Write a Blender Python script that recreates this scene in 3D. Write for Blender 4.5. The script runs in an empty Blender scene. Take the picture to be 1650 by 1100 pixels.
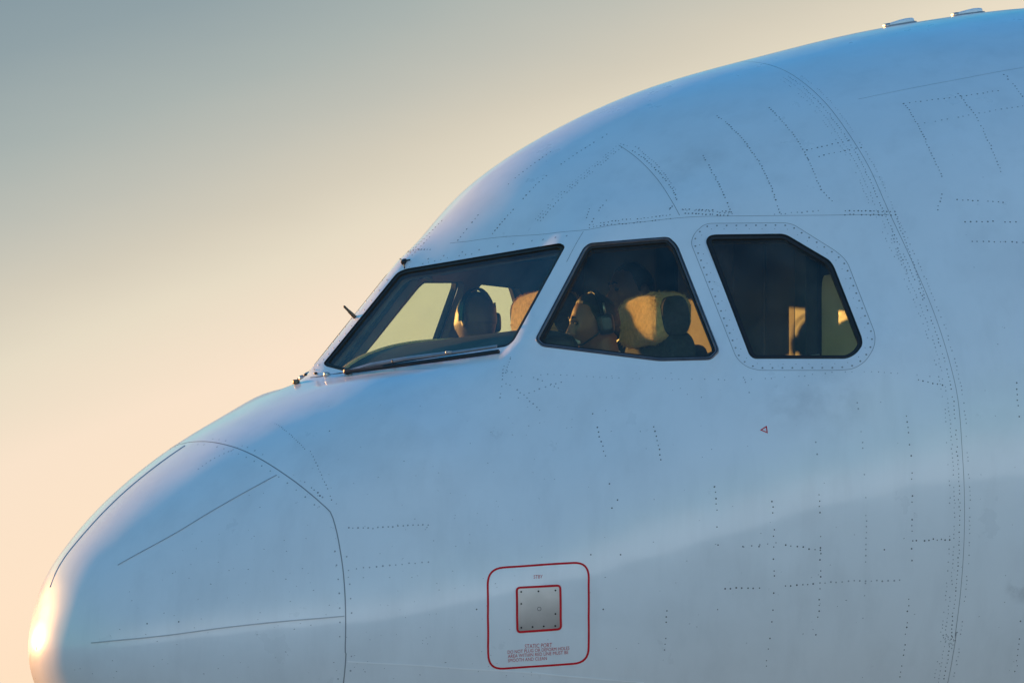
import bpy, math, random
import numpy as np
from mathutils import Vector, Matrix, Quaternion
from mathutils.geometry import delaunay_2d_cdt, interpolate_bezier
random.seed(7); rng=np.random.default_rng(11)
C=bpy.context.scene; COL=C.collection
H=3.05                                     # height of the nose tip above the apron
# ================================================================ camera
PSI=math.radians(25.3); D=26.0; PITCH=math.radians(4.1); PPM=395.0
TX,TZ=2.0648,1.27
FPX=PPM*D
fh=np.array([math.sin(PSI),math.cos(PSI),0.0])
fwd=fh*math.cos(PITCH)+np.array([0,0,math.sin(PITCH)])
right=np.array([math.cos(PSI),-math.sin(PSI),0.0])
up=np.cross(right,fwd)
TGT=np.array([TX,0.0,TZ]); CAM=TGT-fwd*D
def proj(P):
    d=np.asarray(P)-CAM
    z=d@fwd
    return np.stack([825+FPX*(d@right)/z, 550-FPX*(d@up)/z],-1)
cam=bpy.data.cameras.new('camera'); camo=bpy.data.objects.new('camera',cam); COL.objects.link(camo); C.camera=camo
cam.sensor_width=36.0; cam.lens=36.0*FPX/1650.0; cam.clip_start=.5; cam.clip_end=20000
camo.matrix_world=Matrix(((right[0],up[0],-fwd[0],CAM[0]),(right[1],up[1],-fwd[1],CAM[1]),(right[2],up[2],-fwd[2],CAM[2]+H),(0,0,0,1)))
C.render.resolution_x=1024; C.render.resolution_y=682
# ================================================================ sun, sky, exposure
SUN_EL=math.radians(6.0); SUN_AZ=math.radians(68.0)       # azimuth measured from straight ahead towards starboard
SDIR=Vector((-math.cos(SUN_AZ)*math.cos(SUN_EL), math.sin(SUN_AZ)*math.cos(SUN_EL), math.sin(SUN_EL)))
EXPO=1.76; SKY=.12
sl=bpy.data.lights.new('sun','SUN'); sl.energy=2.2; sl.angle=math.radians(.6); sl.color=(1.0,.47,.17)
so=bpy.data.objects.new('sun',sl); COL.objects.link(so); so.rotation_mode='QUATERNION'; so.rotation_quaternion=(-SDIR).to_track_quat('-Z','Y'); so.location=(-20,20,30)
wd=bpy.data.worlds.new('World'); C.world=wd; wd.use_nodes=True
nt=wd.node_tree; nt.nodes.clear()
def nd(t,**k):
    n=nt.nodes.new(t)
    for a,b in k.items(): setattr(n,a,b)
    return n
def mth(op,a,b=None,clamp=False):
    n=nd('ShaderNodeMath',operation=op,use_clamp=clamp)
    for i,v in enumerate((a,b)):
        if v is None: continue
        if isinstance(v,(int,float)): n.inputs[i].default_value=v
        else: nt.links.new(v,n.inputs[i])
    return n.outputs[0]
def step_(v,a,b):
    n=nd('ShaderNodeMapRange',interpolation_type='SMOOTHERSTEP'); n.inputs[1].default_value=a; n.inputs[2].default_value=b; nt.links.new(v,n.inputs[0]); return n.outputs[0]
sky=nd('ShaderNodeTexSky'); sky.sky_type='NISHITA'; sky.sun_disc=False
sky.sun_elevation=SUN_EL; sky.sun_rotation=math.atan2(SDIR.x,SDIR.y)%(2*math.pi); sky.air_density=1.0; sky.dust_density=.3; sky.ozone_density=4.2; sky.altitude=0
tint=nd('ShaderNodeMix',data_type='RGBA',blend_type='MULTIPLY'); tint.inputs[0].default_value=1; nt.links.new(sky.outputs[0],tint.inputs[6]); tint.inputs[7].default_value=(.46,.93,.95,1)     # clear, slightly cyan evening air
cap=nd('ShaderNodeMix',data_type='RGBA',blend_type='DARKEN'); cap.inputs[0].default_value=1; nt.links.new(tint.outputs[2],cap.inputs[6]); cap.inputs[7].default_value=(1.1/(SKY*2**EXPO),.92/(SKY*2**EXPO),.75/(SKY*2**EXPO),1)   # added upper limit that dims the sky around the sun's aureole
# bank of sunlit haze along the horizon; its upper edge rises and falls with the bearing
tc=nd('ShaderNodeTexCoord'); sep=nd('ShaderNodeSeparateXYZ'); nt.links.new(tc.outputs['Generated'],sep.inputs[0])
el=mth('MULTIPLY',mth('ARCSINE',sep.outputs[2]),57.2958)
dz=mth('SUBTRACT',mth('MULTIPLY',mth('ARCTAN2',sep.outputs[0],sep.outputs[1]),57.2958),math.degrees(PSI))     # bearing from the direction of view, clockwise
wave=mth('MULTIPLY',mth('SINE',mth('MULTIPLY',dz,math.radians(6.0))),.39*57.2958/6)
nz=nd('ShaderNodeTexNoise'); nz.inputs['Scale'].default_value=9; nz.inputs['Detail'].default_value=4; mp=nd('ShaderNodeMapping'); mp.inputs['Scale'].default_value=(1,1,4); nt.links.new(tc.outputs['Generated'],mp.inputs[0]); nt.links.new(mp.outputs[0],nz.inputs['Vector'])
ee=mth('ADD',mth('SUBTRACT',el,wave),mth('MULTIPLY',mth('SUBTRACT',nz.outputs[0],.5),.7))
ramp=nd('ShaderNodeValToRGB'); cr=ramp.color_ramp; cr.interpolation='B_SPLINE' if False else 'LINEAR'
HZ=[(a_-.72,b_) for a_,b_ in [(-4,(.80,.52,.32)),(2,(1.0,.74,.50)),(4.2,(1.0,.775,.57)),(5.4,(.95,.77,.595)),(6.3,(.80,.715,.56)),(6.9,(.66,.61,.495)),(7.5,(.53,.53,.465)),(8.2,(.40,.45,.43)),(9.0,(.285,.36,.385)),(9.8,(.225,.31,.36)),(12,(.17,.27,.35)),(18,(.13,.25,.36))]]
g_=1/(SKY*2**EXPO)
for k,(e_,c_) in enumerate(HZ):
    p_=(e_+4)/22.0; x_=cr.elements[k] if k<2 else cr.elements.new(p_); x_.position=p_; x_.color=(*c_,1)
nt.links.new(mth('DIVIDE',mth('ADD',ee,4.0),22.0,True),ramp.inputs[0])
gain=nd('ShaderNodeVectorMath',operation='SCALE'); gain.inputs['Scale'].default_value=g_; nt.links.new(ramp.outputs[0],gain.inputs[0])
wgt=mth('MULTIPLY',mth('MULTIPLY',step_(dz,-58,-26),mth('SUBTRACT',1.0,step_(dz,60,100))),mth('SUBTRACT',1.0,step_(ee,10,17)))
mix=nd('ShaderNodeMix',data_type='RGBA'); nt.links.new(wgt,mix.inputs[0]); nt.links.new(cap.outputs[2],mix.inputs[6]); nt.links.new(gain.outputs[0],mix.inputs[7])
# pale dusk haze low down on the rest of the horizon, opposite the sun
far=nd('ShaderNodeVectorMath',operation='SCALE'); far.inputs[0].default_value=(2.30,2.48,2.65); far.inputs['Scale'].default_value=g_
da=mth('ABSOLUTE',mth('SUBTRACT',mth('MODULO',mth('ADD',mth('SUBTRACT',dz,math.degrees(math.atan2(SDIR.x,SDIR.y))-math.degrees(PSI)),720.0),360.0),180.0))   # 0 = opposite the sun
w2=mth('MULTIPLY',mth('SUBTRACT',1.0,step_(da,85,125)),mth('SUBTRACT',1.0,step_(el,3,17)))
mix2=nd('ShaderNodeMix',data_type='RGBA'); nt.links.new(w2,mix2.inputs[0]); nt.links.new(cap.outputs[2],mix2.inputs[6]); nt.links.new(far.outputs[0],mix2.inputs[7]); nt.links.new(mix2.outputs[2],mix.inputs[6])
bg=nd('ShaderNodeBackground'); bg.inputs[1].default_value=SKY
wo=nd('ShaderNodeOutputWorld'); nt.links.new(mix.outputs[2],bg.inputs[0]); nt.links.new(bg.outputs[0],wo.inputs[0])
C.view_settings.view_transform='Standard'; C.view_settings.look='None'; C.view_settings.gamma=1.0; C.view_settings.exposure=EXPO
C.view_settings.use_curve_mapping=False
C.render.engine='CYCLES'
# ================================================================ shape of the nose (aircraft frame: x aft, y to starboard, z up, nose tip = 0)
def pchip(xk,yk,x):
    xk=np.asarray(xk,float); yk=np.asarray(yk,float); h=np.diff(xk); dl=np.diff(yk)/h
    m=np.zeros_like(yk)
    for i in range(1,len(xk)-1):
        if dl[i-1]*dl[i]>0:
            w1=2*h[i]+h[i-1]; w2=h[i]+2*h[i-1]
            m[i]=(w1+w2)/(w1/dl[i-1]+w2/dl[i])
    m[0]=dl[0]; m[-1]=dl[-1]
    x=np.asarray(x,float); i=np.clip(np.searchsorted(xk,x)-1,0,len(xk)-2)
    t=(x-xk[i])/h[i]; t2=t*t; t3=t2*t
    return (2*t3-3*t2+1)*yk[i]+(t3-2*t2+t)*h[i]*m[i]+(-2*t3+3*t2)*yk[i+1]+(t3-t2)*h[i]*m[i+1]
# knots in x; profiles are splined over s = sqrt(x) so that the nose is round
KX=[0,.02,.08,.2,.4,.65,.95,1.18,1.28,1.45,1.65,1.9,2.25,2.7,3.2,3.8,4.5,5.3,6.2,7.2]
ZT=[0.0, 0.119, 0.301, 0.457, 0.648, 0.826, 0.991, 1.111, 1.154, 1.307, 1.611, 1.904, 2.138, 2.341, 2.493, 2.647, 2.762, 2.815, 2.83, 2.83]
W =[0,.14,.28,.46,.67,.88,1.07,1.20,1.25,1.33,1.43,1.535,1.665,1.79,1.885,1.935,1.96,1.975,1.98,1.98]
ZB=[0,-.11,-.23,-.38,-.55,-.70,-.83,-.92,-.96,-1.0,-1.05,-1.11,-1.17,-1.23,-1.29,-1.335,-1.37,-1.39,-1.40,-1.40]
ZM=[0,0,.0,.01,.03,.06,.10,.14,.16,.20,.25,.33,.45,.60,.70,.74,.76,.77,.77,.77]
NU=[2,2,2,2.02,2.08,2.2,2.4,2.5,2.36,2.05,1.74,1.60,1.60,1.70,1.82,1.92,1.97,2,2,2]
def prof(K,x): return pchip(np.sqrt(KX),K,np.sqrt(x))
def section(x,v):
    """x (n,1) , v (1,m) in 0..1 crown->side->keel on the port half"""
    zt,w,zb,zm,nu=[prof(k,x) for k in (ZT,W,ZB,ZM,NU)]
    ph=math.pi/2*(1-2*v)
    c=np.abs(np.cos(ph)); s=np.sin(ph)
    upm=ph>=0
    k=np.clip(s/.55,0,1); n=np.where(upm,2+(nu-2)*k*k*(3-2*k),2.0)      # round at the widest line, the given fullness higher up
    y=-w*c**(2/n); z=zm+np.where(upm,zt-zm,zm-zb)*np.sign(s)*np.abs(s)**(2/n)
    return np.stack([np.broadcast_to(x,y.shape),y,z],-1)
# ---------------------------------------------------------------- grid surface (port half)
NXG,NVG=420,300; XMAX=7.0
US=np.linspace(0,1,NXG); XS=US**2*XMAX; VS=np.linspace(0,1,NVG)
G=section(XS[:,None],VS[None])
W1=[(521,585),(640,439),(654,433),(903,391.5),(911,397),(828,549),(817,558),(570,595.5),(556,598),(525,590)]
W2=[(863,544),(940,399),(950,391.5),(1072,381.5),(1079.5,383),(1092,395),(1158,561),(1158,567),(1146,580),(1062,582),(873,558.5),(864,550)]
W3=[(1137,388),(1142,380),(1151,377.7),(1265,376.4),(1337,419),(1344,429),(1389,543.6),(1390,556),(1380,570),(1365,578),(1214.5,578),(1207,571.6)]
class Surf:
    def __init__(s,G):
        s.G=G; du=np.gradient(G,axis=0); dv=np.gradient(G,axis=1)
        n=np.cross(du,dv); L=np.linalg.norm(n,axis=-1,keepdims=True); n=n/np.maximum(L,1e-12)
        n[0]=(-1,0,0)
        mid=n[NXG//2,NVG//2]
        if mid[1]>0: n=-n; n[0]=(-1,0,0)
        n[:,0,1]=0; n[:,-1,1]=0
        s.N=n/np.linalg.norm(n,axis=-1,keepdims=True)
        s.p=proj(G); s.front=((CAM-G)*s.N).sum(-1)>0
    def _bl(s,A,i,j):
        i=np.clip(i,0,NXG-1.0001); j=np.clip(j,0,NVG-1.0001)
        a=np.floor(i).astype(int); b=np.floor(j).astype(int); f=(i-a)[...,None]; g=(j-b)[...,None]
        return A[a,b]*(1-f)*(1-g)+A[a+1,b]*f*(1-g)+A[a,b+1]*(1-f)*g+A[a+1,b+1]*f*g
    def pos(s,i,j): return s._bl(s.G,np.asarray(i,float),np.asarray(j,float))
    def nrm(s,i,j):
        n=s._bl(s.N,np.asarray(i,float),np.asarray(j,float)); return n/np.linalg.norm(n,axis=-1,keepdims=True)
    def hit(s,px):
        """grid coords (i,j) of the surface point seen at each pixel"""
        out=[]
        for q in np.atleast_2d(np.asarray(px,float)):
            d=((s.p-q)**2).sum(-1); d=np.where(s.front,d,1e12)
            k=np.argmin(d); i,j=divmod(k,NVG); i=float(i); j=float(j)
            for _ in range(12):
                i=min(max(i,.01),NXG-1.01); j=min(max(j,.01),NVG-1.01)
                e=.25
                P=proj(s.pos(np.array([i,i+e,i]),np.array([j,j,j+e])))
                J=np.stack([(P[1]-P[0])/e,(P[2]-P[0])/e],1); r=q-P[0]
                if abs(np.linalg.det(J))<1e-9: break
                st=np.linalg.solve(J,r); m=np.abs(st).max()
                if m>4: st*=4/m
                i+=st[0]; j+=st[1]
            out.append((min(max(i,0),NXG-1),min(max(j,0),NVG-1)))
        return np.array(out)
S0=Surf(G)
def fitplane(P):
    c=P.mean(0); u,s,vt=np.linalg.svd(P-c); n=vt[2]
    if n@(CAM-c)<0: n=-n
    return c,n
def ray(px):
    q=np.atleast_2d(np.asarray(px,float)); d=fwd[None]*FPX+right[None]*(q[:,:1]-825)+up[None]*(550-q[:,1:]); return d/np.linalg.norm(d,axis=1,keepdims=True)
def on_plane(px,c,n):
    d=ray(px); t=((c-CAM)@n)/(d@n); return CAM+d*t[:,None]
def basis(n):
    u=np.cross((0,0,1.0),n); u/=np.linalg.norm(u); return u,np.cross(n,u)
def sdist(p,poly):
    """signed distance of 2D points to polygon, negative inside"""
    a=poly; b=np.roll(poly,-1,0); best=np.full(len(p),1e9); ins=np.zeros(len(p),bool)
    for A,B in zip(a,b):
        e=B-A; w=p-A; t=np.clip((w@e)/max(e@e,1e-12),0,1); best=np.minimum(best,np.hypot(*(w-t[:,None]*e).T))
        c=((A[1]>p[:,1])!=(B[1]>p[:,1])); 
        with np.errstate(divide='ignore',invalid='ignore'): xx=A[0]+(p[:,1]-A[1])*(B[0]-A[0])/(B[1]-A[1])
        ins^=c&(p[:,0]<xx)
    return np.where(ins,-best,best)
# window planes
pa,pb=on_plane([(491,604),(644,413)],np.zeros(3),np.array([0,-1.0,0]))
e=(pb-pa)/np.linalg.norm(pb-pa); h=np.cross(e,(0,1.0,0)); h=h if h[2]>0 else -h    # normal in the centre plane
n1=np.array([h[0],-0.50*abs(h[0]),h[2]]); n1-= (n1@e)*e; n1/=np.linalg.norm(n1)
PL=[(pa,n1)]
for w in (W2,W3):
    ij=S0.hit(w); PL.append(fitplane(S0.pos(ij[:,0],ij[:,1])))
WPX=[W1,W2,W3]; WIN=[]
for (c,n),w in zip(PL,WPX):
    u,v=basis(n); P=on_plane(w,c,n); WIN.append(dict(c=c,n=n,u=u,v=v,P=P,uv=np.stack([(P-c)@u,(P-c)@v],1)))
def planarise(P,M0=(.055,.05,.06),M1=(.14,.16,.2)):
    shp=P.shape; P=P.reshape(-1,3).copy(); ws=[]; dl=[]
    for w,m0,m1 in zip(WIN,M0,M1):
        q=P-w['c']; d=sdist(np.stack([q@w['u'],q@w['v']],1),w['uv']); h=q@w['n']
        k_=np.clip((q@w['v']-w['uv'][:,1].mean())/.25+.2,0,1); t=np.clip((m1*(1+(1.5 if m1<.15 else .8)*k_)-d)/(m1*(1+(1.5 if m1<.15 else .8)*k_)-m0),0,1); t=t*t*(3-2*t); t*=np.clip((.5-np.abs(h))/.2,0,1)
        ws.append(t); dl.append(-h[:,None]*w['n'])
    ws=np.array(ws); tot=ws.sum(0); k=np.where(tot>1,1/np.maximum(tot,1e-9),1)
    # sharper blend where several planes meet
    s3=(ws**3).sum(0)+1e-9; wn=np.where(tot>1,ws**3/s3,ws)
    out=P+sum(w[:,None]*d for w,d in zip(wn,dl))
    out=out.reshape(shp); out[:,0,1]=0; out[:,-1,1]=0; out[...,1]=np.minimum(out[...,1],0)
    return out
def relax(P,n=80):
    """ease the creases between the flat window areas, leaving the panes themselves flat"""
    d=np.full(P.shape[:2],1e9); Q=P.reshape(-1,3)
    for w in WIN:
        q=Q-w['c']; dd=sdist(np.stack([q@w['u'],q@w['v']],1),w['uv']); dd=np.where(np.abs(q@w['n'])<.4,dd,1e9); d=np.minimum(d,dd.reshape(d.shape))
    m=np.clip((d-.012)/.03,0,1)*np.clip((.45-d)/.2,0,1); m=m*(1-np.clip((.13-np.abs(P[...,1]))/.05,0,1)*np.clip((.10-d)/.03,0,1)*(P[...,0]<1.7)); m=(m*.5)[...,None]; P=P.copy()
    for _ in range(n):
        A=np.concatenate([P[:,1:2]*np.array([1,-1,1.]),P,P[:,-2:-1]*np.array([1,-1,1.])],1)      # mirrored neighbours across the centre line
        L=P*0; L[1:-1]=(P[2:]+P[:-2]+A[1:-1,2:]+A[1:-1,:-2])/4-P[1:-1]; P+=L*m
    return P
G1=relax(planarise(G)); SF=Surf(G1)
# ================================================================ materials
def mat(name,col,rough=.5,metal=0,var=.0,scale=20,bump=0,bscale=200,coat=0,spec=.5,sheen=0):
    m=bpy.data.materials.new(name); m.use_nodes=True; t=m.node_tree; b=t.nodes['Principled BSDF']
    b.inputs['Base Color'].default_value=(*col,1); b.inputs['Roughness'].default_value=rough; b.inputs['Metallic'].default_value=metal
    b.inputs['Coat Weight'].default_value=coat; b.inputs['Coat Roughness'].default_value=.085; b.inputs['Specular IOR Level'].default_value=spec
    b.inputs['Sheen Weight'].default_value=sheen
    tc=t.nodes.new('ShaderNodeTexCoord')
    n=t.nodes.new('ShaderNodeTexNoise'); n.inputs['Scale'].default_value=scale; n.inputs['Detail'].default_value=5; t.links.new(tc.outputs['Object'],n.inputs['Vector'])
    r=t.nodes.new('ShaderNodeMapRange'); r.inputs[1].default_value=.3; r.inputs[2].default_value=.7; r.inputs[3].default_value=1-var; r.inputs[4].default_value=1+var
    mx=t.nodes.new('ShaderNodeMix'); mx.data_type='RGBA'; mx.blend_type='MULTIPLY'; mx.inputs[0].default_value=1; mx.inputs[6].default_value=(*col,1)
    t.links.new(n.outputs[0],r.inputs[0]); t.links.new(r.outputs[0],mx.inputs[7]); t.links.new(mx.outputs[2],b.inputs['Base Color'])
    if bump:
        n2=t.nodes.new('ShaderNodeTexNoise'); n2.inputs['Scale'].default_value=bscale; n2.inputs['Detail'].default_value=4; t.links.new(tc.outputs['Object'],n2.inputs['Vector'])
        bp=t.nodes.new('ShaderNodeBump'); bp.inputs['Strength'].default_value=1; bp.inputs['Distance'].default_value=bump
        t.links.new(n2.outputs[0],bp.inputs['Height']); t.links.new(bp.outputs[0],b.inputs['Normal'])
    return m
def skinpt(px):
    q=SF.hit([px])[0]; v=SF.pos(q[0],q[1]); return (float(v[0]),float(v[1]),float(v[2])+H)
STAINS=[(skinpt((1262,655)),.16,.17),(skinpt((1345,640)),.20,.17),(skinpt((1110,265)),.24,.11),(skinpt((960,330)),.14,.12),(skinpt((1645,945)),.08,.6)]
def paint(name,col):
    """aircraft enamel: faint mottling, soft grime below the windows, slight waviness of the sheet"""
    m=mat(name,col,rough=.32,var=.025,scale=3,coat=.5); t=m.node_tree; b=t.nodes['Principled BSDF']
    src=b.inputs['Base Color'].links[0].from_socket
    tc=next(n for n in t.nodes if n.type=='TEX_COORD')
    def noise(sc,det,lo,hi,a,c,stretch=None):
        n=t.nodes.new('ShaderNodeTexNoise'); n.inputs['Scale'].default_value=sc; n.inputs['Detail'].default_value=det; n.inputs['Roughness'].default_value=.6
        if stretch:
            mp=t.nodes.new('ShaderNodeMapping'); mp.inputs['Scale'].default_value=stretch; t.links.new(tc.outputs['Object'],mp.inputs[0]); t.links.new(mp.outputs[0],n.inputs['Vector'])
        else: t.links.new(tc.outputs['Object'],n.inputs['Vector'])
        r=t.nodes.new('ShaderNodeMapRange'); r.inputs[1].default_value=lo; r.inputs[2].default_value=hi; r.inputs[3].default_value=a; r.inputs[4].default_value=c
        t.links.new(n.outputs[0],r.inputs[0]); return r.outputs[0]
    def mul(a,f):
        x=t.nodes.new('ShaderNodeMix'); x.data_type='RGBA'; x.blend_type='MULTIPLY'; x.inputs[0].default_value=1; t.links.new(a,x.inputs[6]); t.links.new(f,x.inputs[7]); return x.outputs[2]
    s=mul(src,noise(2.2,6,.52,.78,1.0,.915))
    s=mul(s,noise(1.0,5,.48,.78,1.0,.93,(9,9,1.2)))
    geo=t.nodes.new('ShaderNodeNewGeometry')
    for px_,rad,amt in STAINS:        # old grime: soft smudges that belong to the skin
        dist=t.nodes.new('ShaderNodeVectorMath'); dist.operation='DISTANCE'; dist.inputs[1].default_value=px_; t.links.new(geo.outputs['Position'],dist.inputs[0])
        r=t.nodes.new('ShaderNodeMapRange'); r.interpolation_type='SMOOTHSTEP'; r.inputs[1].default_value=rad; r.inputs[2].default_value=rad*.15; r.inputs[3].default_value=0; r.inputs[4].default_value=amt; t.links.new(dist.outputs['Value'],r.inputs[0])
        k=t.nodes.new('ShaderNodeMath'); k.operation='MULTIPLY'; t.links.new(r.outputs[0],k.inputs[0]); t.links.new(noise(7,6,.38,.66,0,1),k.inputs[1])
        k2=t.nodes.new('ShaderNodeMath'); k2.operation='SUBTRACT'; k2.inputs[0].default_value=1; t.links.new(k.outputs[0],k2.inputs[1]); s=mul(s,k2.outputs[0])
    t.links.new(s,b.inputs['Base Color'])
    t.links.new(noise(5,5,.3,.7,.26,.40),b.inputs['Roughness'])
    n2=t.nodes.new('ShaderNodeTexNoise'); n2.inputs['Scale'].default_value=2.5; n2.inputs['Detail'].default_value=2; t.links.new(tc.outputs['Object'],n2.inputs['Vector'])
    bp=t.nodes.new('ShaderNodeBump'); bp.inputs['Strength'].default_value=1; bp.inputs['Distance'].default_value=.006
    t.links.new(n2.outputs[0],bp.inputs['Height']); t.links.new(bp.outputs[0],b.inputs['Normal']); t.links.new(bp.outputs[0],b.inputs['Coat Normal'])
    return m
def glass(name,tint):
    m=bpy.data.materials.new(name); m.use_nodes=True; t=m.node_tree; t.nodes.clear()
    o=t.nodes.new('ShaderNodeOutputMaterial'); mx=t.nodes.new('ShaderNodeMixShader'); tr=t.nodes.new('ShaderNodeBsdfTransparent'); gl=t.nodes.new('ShaderNodeBsdfGlossy')
    tr.inputs[0].default_value=(*tint,1); gl.inputs['Roughness'].default_value=.02
    fr=t.nodes.new('ShaderNodeFresnel'); ge=t.nodes.new('ShaderNodeNewGeometry'); mr=t.nodes.new('ShaderNodeMapRange')
    mr.inputs[3].default_value=1.5; mr.inputs[4].default_value=1/1.5
    tc=t.nodes.new('ShaderNodeTexCoord'); n=t.nodes.new('ShaderNodeTexNoise'); n.inputs['Scale'].default_value=6; n.inputs['Detail'].default_value=4
    rr=t.nodes.new('ShaderNodeMapRange'); rr.inputs[1].default_value=.3; rr.inputs[2].default_value=.75; rr.inputs[3].default_value=.01; rr.inputs[4].default_value=.07
    t.links.new(tc.outputs['Object'],n.inputs['Vector']); t.links.new(n.outputs[0],rr.inputs[0]); t.links.new(rr.outputs[0],gl.inputs['Roughness'])
    t.links.new(ge.outputs['Backfacing'],mr.inputs[0]); t.links.new(mr.outputs[0],fr.inputs[0]); t.links.new(fr.outputs[0],mx.inputs[0])
    t.links.new(gl.outputs[0],mx.inputs[2])
    df=t.nodes.new('ShaderNodeBsdfDiffuse'); df.inputs[0].default_value=(.6,.6,.6,1); m2=t.nodes.new('ShaderNodeMixShader'); r2=t.nodes.new('ShaderNodeMapRange'); r2.inputs[1].default_value=.35; r2.inputs[2].default_value=.75; r2.inputs[3].default_value=.006; r2.inputs[4].default_value=.035
    t.links.new(n.outputs[0],r2.inputs[0]); t.links.new(r2.outputs[0],m2.inputs[0]); t.links.new(tr.outputs[0],m2.inputs[1]); t.links.new(df.outputs[0],m2.inputs[2]); t.links.new(m2.outputs[0],mx.inputs[1]); t.links.new(mx.outputs[0],o.inputs[0])
    return m
M=dict(
 wallpanel=mat('tan_side_panel',(.55,.42,.23),.45,var=.08,scale=6),
 paint=paint('white_enamel',(.78,.79,.80)), radome=paint('radome_enamel',(.78,.79,.80)), plate=paint('window_plate_enamel',(.74,.75,.77)),
 seam=mat('joint_sealant',(.27,.28,.30),.7), rivet=mat('rivet_head',(.11,.115,.125),.55,.2,var=.3,scale=60), rivet2=mat('rivet_painted',(.34,.35,.37),.5,.0,var=.2,scale=40),
 screw=mat('screw_steel',(.30,.29,.28),.4,.7,var=.3,scale=40), chip=mat('paint_chip',(.22,.22,.23),.7,var=.4,scale=30), light=mat('seam_highlight_white',(.86,.86,.86),.3),
 strip=mat('diverter_strip',(.42,.43,.46),.5,.3), seal=mat('window_rubber',(.018,.014,.012),.55,var=.3,scale=60), frame=mat('window_frame_metal',(.22,.20,.21),.38,.6,var=.15,scale=30),
 glass=glass('cockpit_glass',(.953,.985,.866)), lining=mat('cockpit_lining',(.20,.155,.12),.75,var=.15,scale=14,bump=.0006), dark=mat('dark_vinyl',(.030,.030,.034),.6,var=.2,scale=20,bump=.0008),
 panel=mat('panel_grey_blue',(.10,.12,.14),.5,var=.15,scale=10), black=mat('black_plastic',(.012,.012,.013),.35), wiper=mat('wiper_rubber',(.012,.010,.010),.5), arm=mat('wiper_arm_grey',(.33,.32,.33),.4,.4,var=.15),
 brass=mat('weathered_bronze',(.13,.10,.07),.4,.7,var=.3), steel=mat('bare_aluminium',(.46,.45,.44),.38,.85,var=.08,scale=12), red=mat('red_marking',(.60,.010,.018),.6,var=.1,scale=30,spec=.25), text=mat('red_lettering',(.55,.05,.06),.5),
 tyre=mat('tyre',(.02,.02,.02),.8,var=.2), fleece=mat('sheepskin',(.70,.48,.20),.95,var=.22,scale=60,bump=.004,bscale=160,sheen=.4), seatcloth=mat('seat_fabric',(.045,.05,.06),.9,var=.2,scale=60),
 belt=mat('seat_belt',(.35,.33,.30),.7,var=.1,scale=40), bulk=mat('bulkhead_panel',(.10,.062,.045),.7,var=.12,scale=5), floor=mat('cockpit_carpet',(.06,.06,.07),.95,var=.2,scale=60),
 skin_a=mat('skin_light',(.26,.115,.07),.5,var=.08,scale=30,bump=.0008,bscale=120), skin_b=mat('skin_dark',(.16,.085,.06),.5,var=.08,scale=30,bump=.0008,bscale=120), skin_c=mat('skin_mid',(.26,.145,.095),.5,var=.08,scale=30),
 hair=mat('dark_hair',(.018,.014,.012),.6,var=.3,scale=120,bump=.002,bscale=300), shirt=mat('white_shirt',(.74,.75,.78),.85,var=.05,scale=15), trousers=mat('navy_trousers',(.02,.022,.035),.9,var=.15), shoe=mat('black_shoe',(.012,.011,.01),.35), jacket=mat('dark_jacket',(.03,.032,.04),.9,var=.15),
)
# ================================================================ mesh helpers
ORG={}
def mk(name,V,F,m,parent=None,N=None,smooth=False,kind=None,label=None):
    V=np.asarray(V,float)
    o0=np.array(ORG.get(parent.name,(0,0,-H)) if parent else (0,0,-H))
    me=bpy.data.meshes.new(name); me.from_pydata((V-o0).tolist(),[],[tuple(int(a) for a in f) for f in F]); me.update()
    if smooth or N is not None: me.polygons.foreach_set('use_smooth',[True]*len(me.polygons))
    if N is not None: me.normals_split_custom_set_from_vertices(np.asarray(N).tolist())
    if isinstance(m,str): m=M[m]
    me.materials.append(m)
    o=bpy.data.objects.new(name,me); COL.objects.link(o)
    if parent: o.parent=parent; ORG[o.name]=tuple(o0)
    if kind: o['kind']=kind
    if label: o['label']=label
    return o
def thing(name,base,label,cat,group=None):
    o=bpy.data.objects.new(name,None); COL.objects.link(o); o.location=(base[0],base[1],base[2]+H); o.empty_display_size=.1
    ORG[o.name]=tuple(base); o['label']=label; o['category']=cat
    if group: o['group']=group
    return o
class MB:
    def __init__(s): s.V=[]; s.F=[]
    def add(s,V,F):
        k=len(s.V); s.V+= [tuple(v) for v in V]; s.F+= [tuple(a+k for a in f) for f in F]; return s
    def build(s,name,m,parent,**k): return mk(name,s.V,s.F,m,parent,**k)
def frame_of(d):
    d=np.asarray(d,float); d=d/np.linalg.norm(d); a=np.array([0,0,1.]) if abs(d[2])<.9 else np.array([1.,0,0])
    u=np.cross(a,d); u/=np.linalg.norm(u); return d,u,np.cross(d,u)
def tube(P,R,n=10,cap=True):
    P=np.asarray(P,float); R=np.broadcast_to(np.asarray(R,float),(len(P),)); V=[];F=[]
    T=np.gradient(P,axis=0) if len(P)>2 else np.repeat([P[-1]-P[0]],len(P),0)
    _,u,_=frame_of(T[0])
    for p,r,t in zip(P,R,T):
        t=t/np.linalg.norm(t); u=u-(u@t)*t; u/=np.linalg.norm(u); w=np.cross(t,u)
        for k in range(n):
            a=2*math.pi*k/n; V.append(p+r*(u*math.cos(a)+w*math.sin(a)))
    for i in range(len(P)-1):
        for k in range(n): F.append((i*n+k,i*n+(k+1)%n,(i+1)*n+(k+1)%n,(i+1)*n+k))
    if cap: F.append(tuple(range(n-1,-1,-1))); F.append(tuple((len(P)-1)*n+k for k in range(n)))
    return V,F
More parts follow.
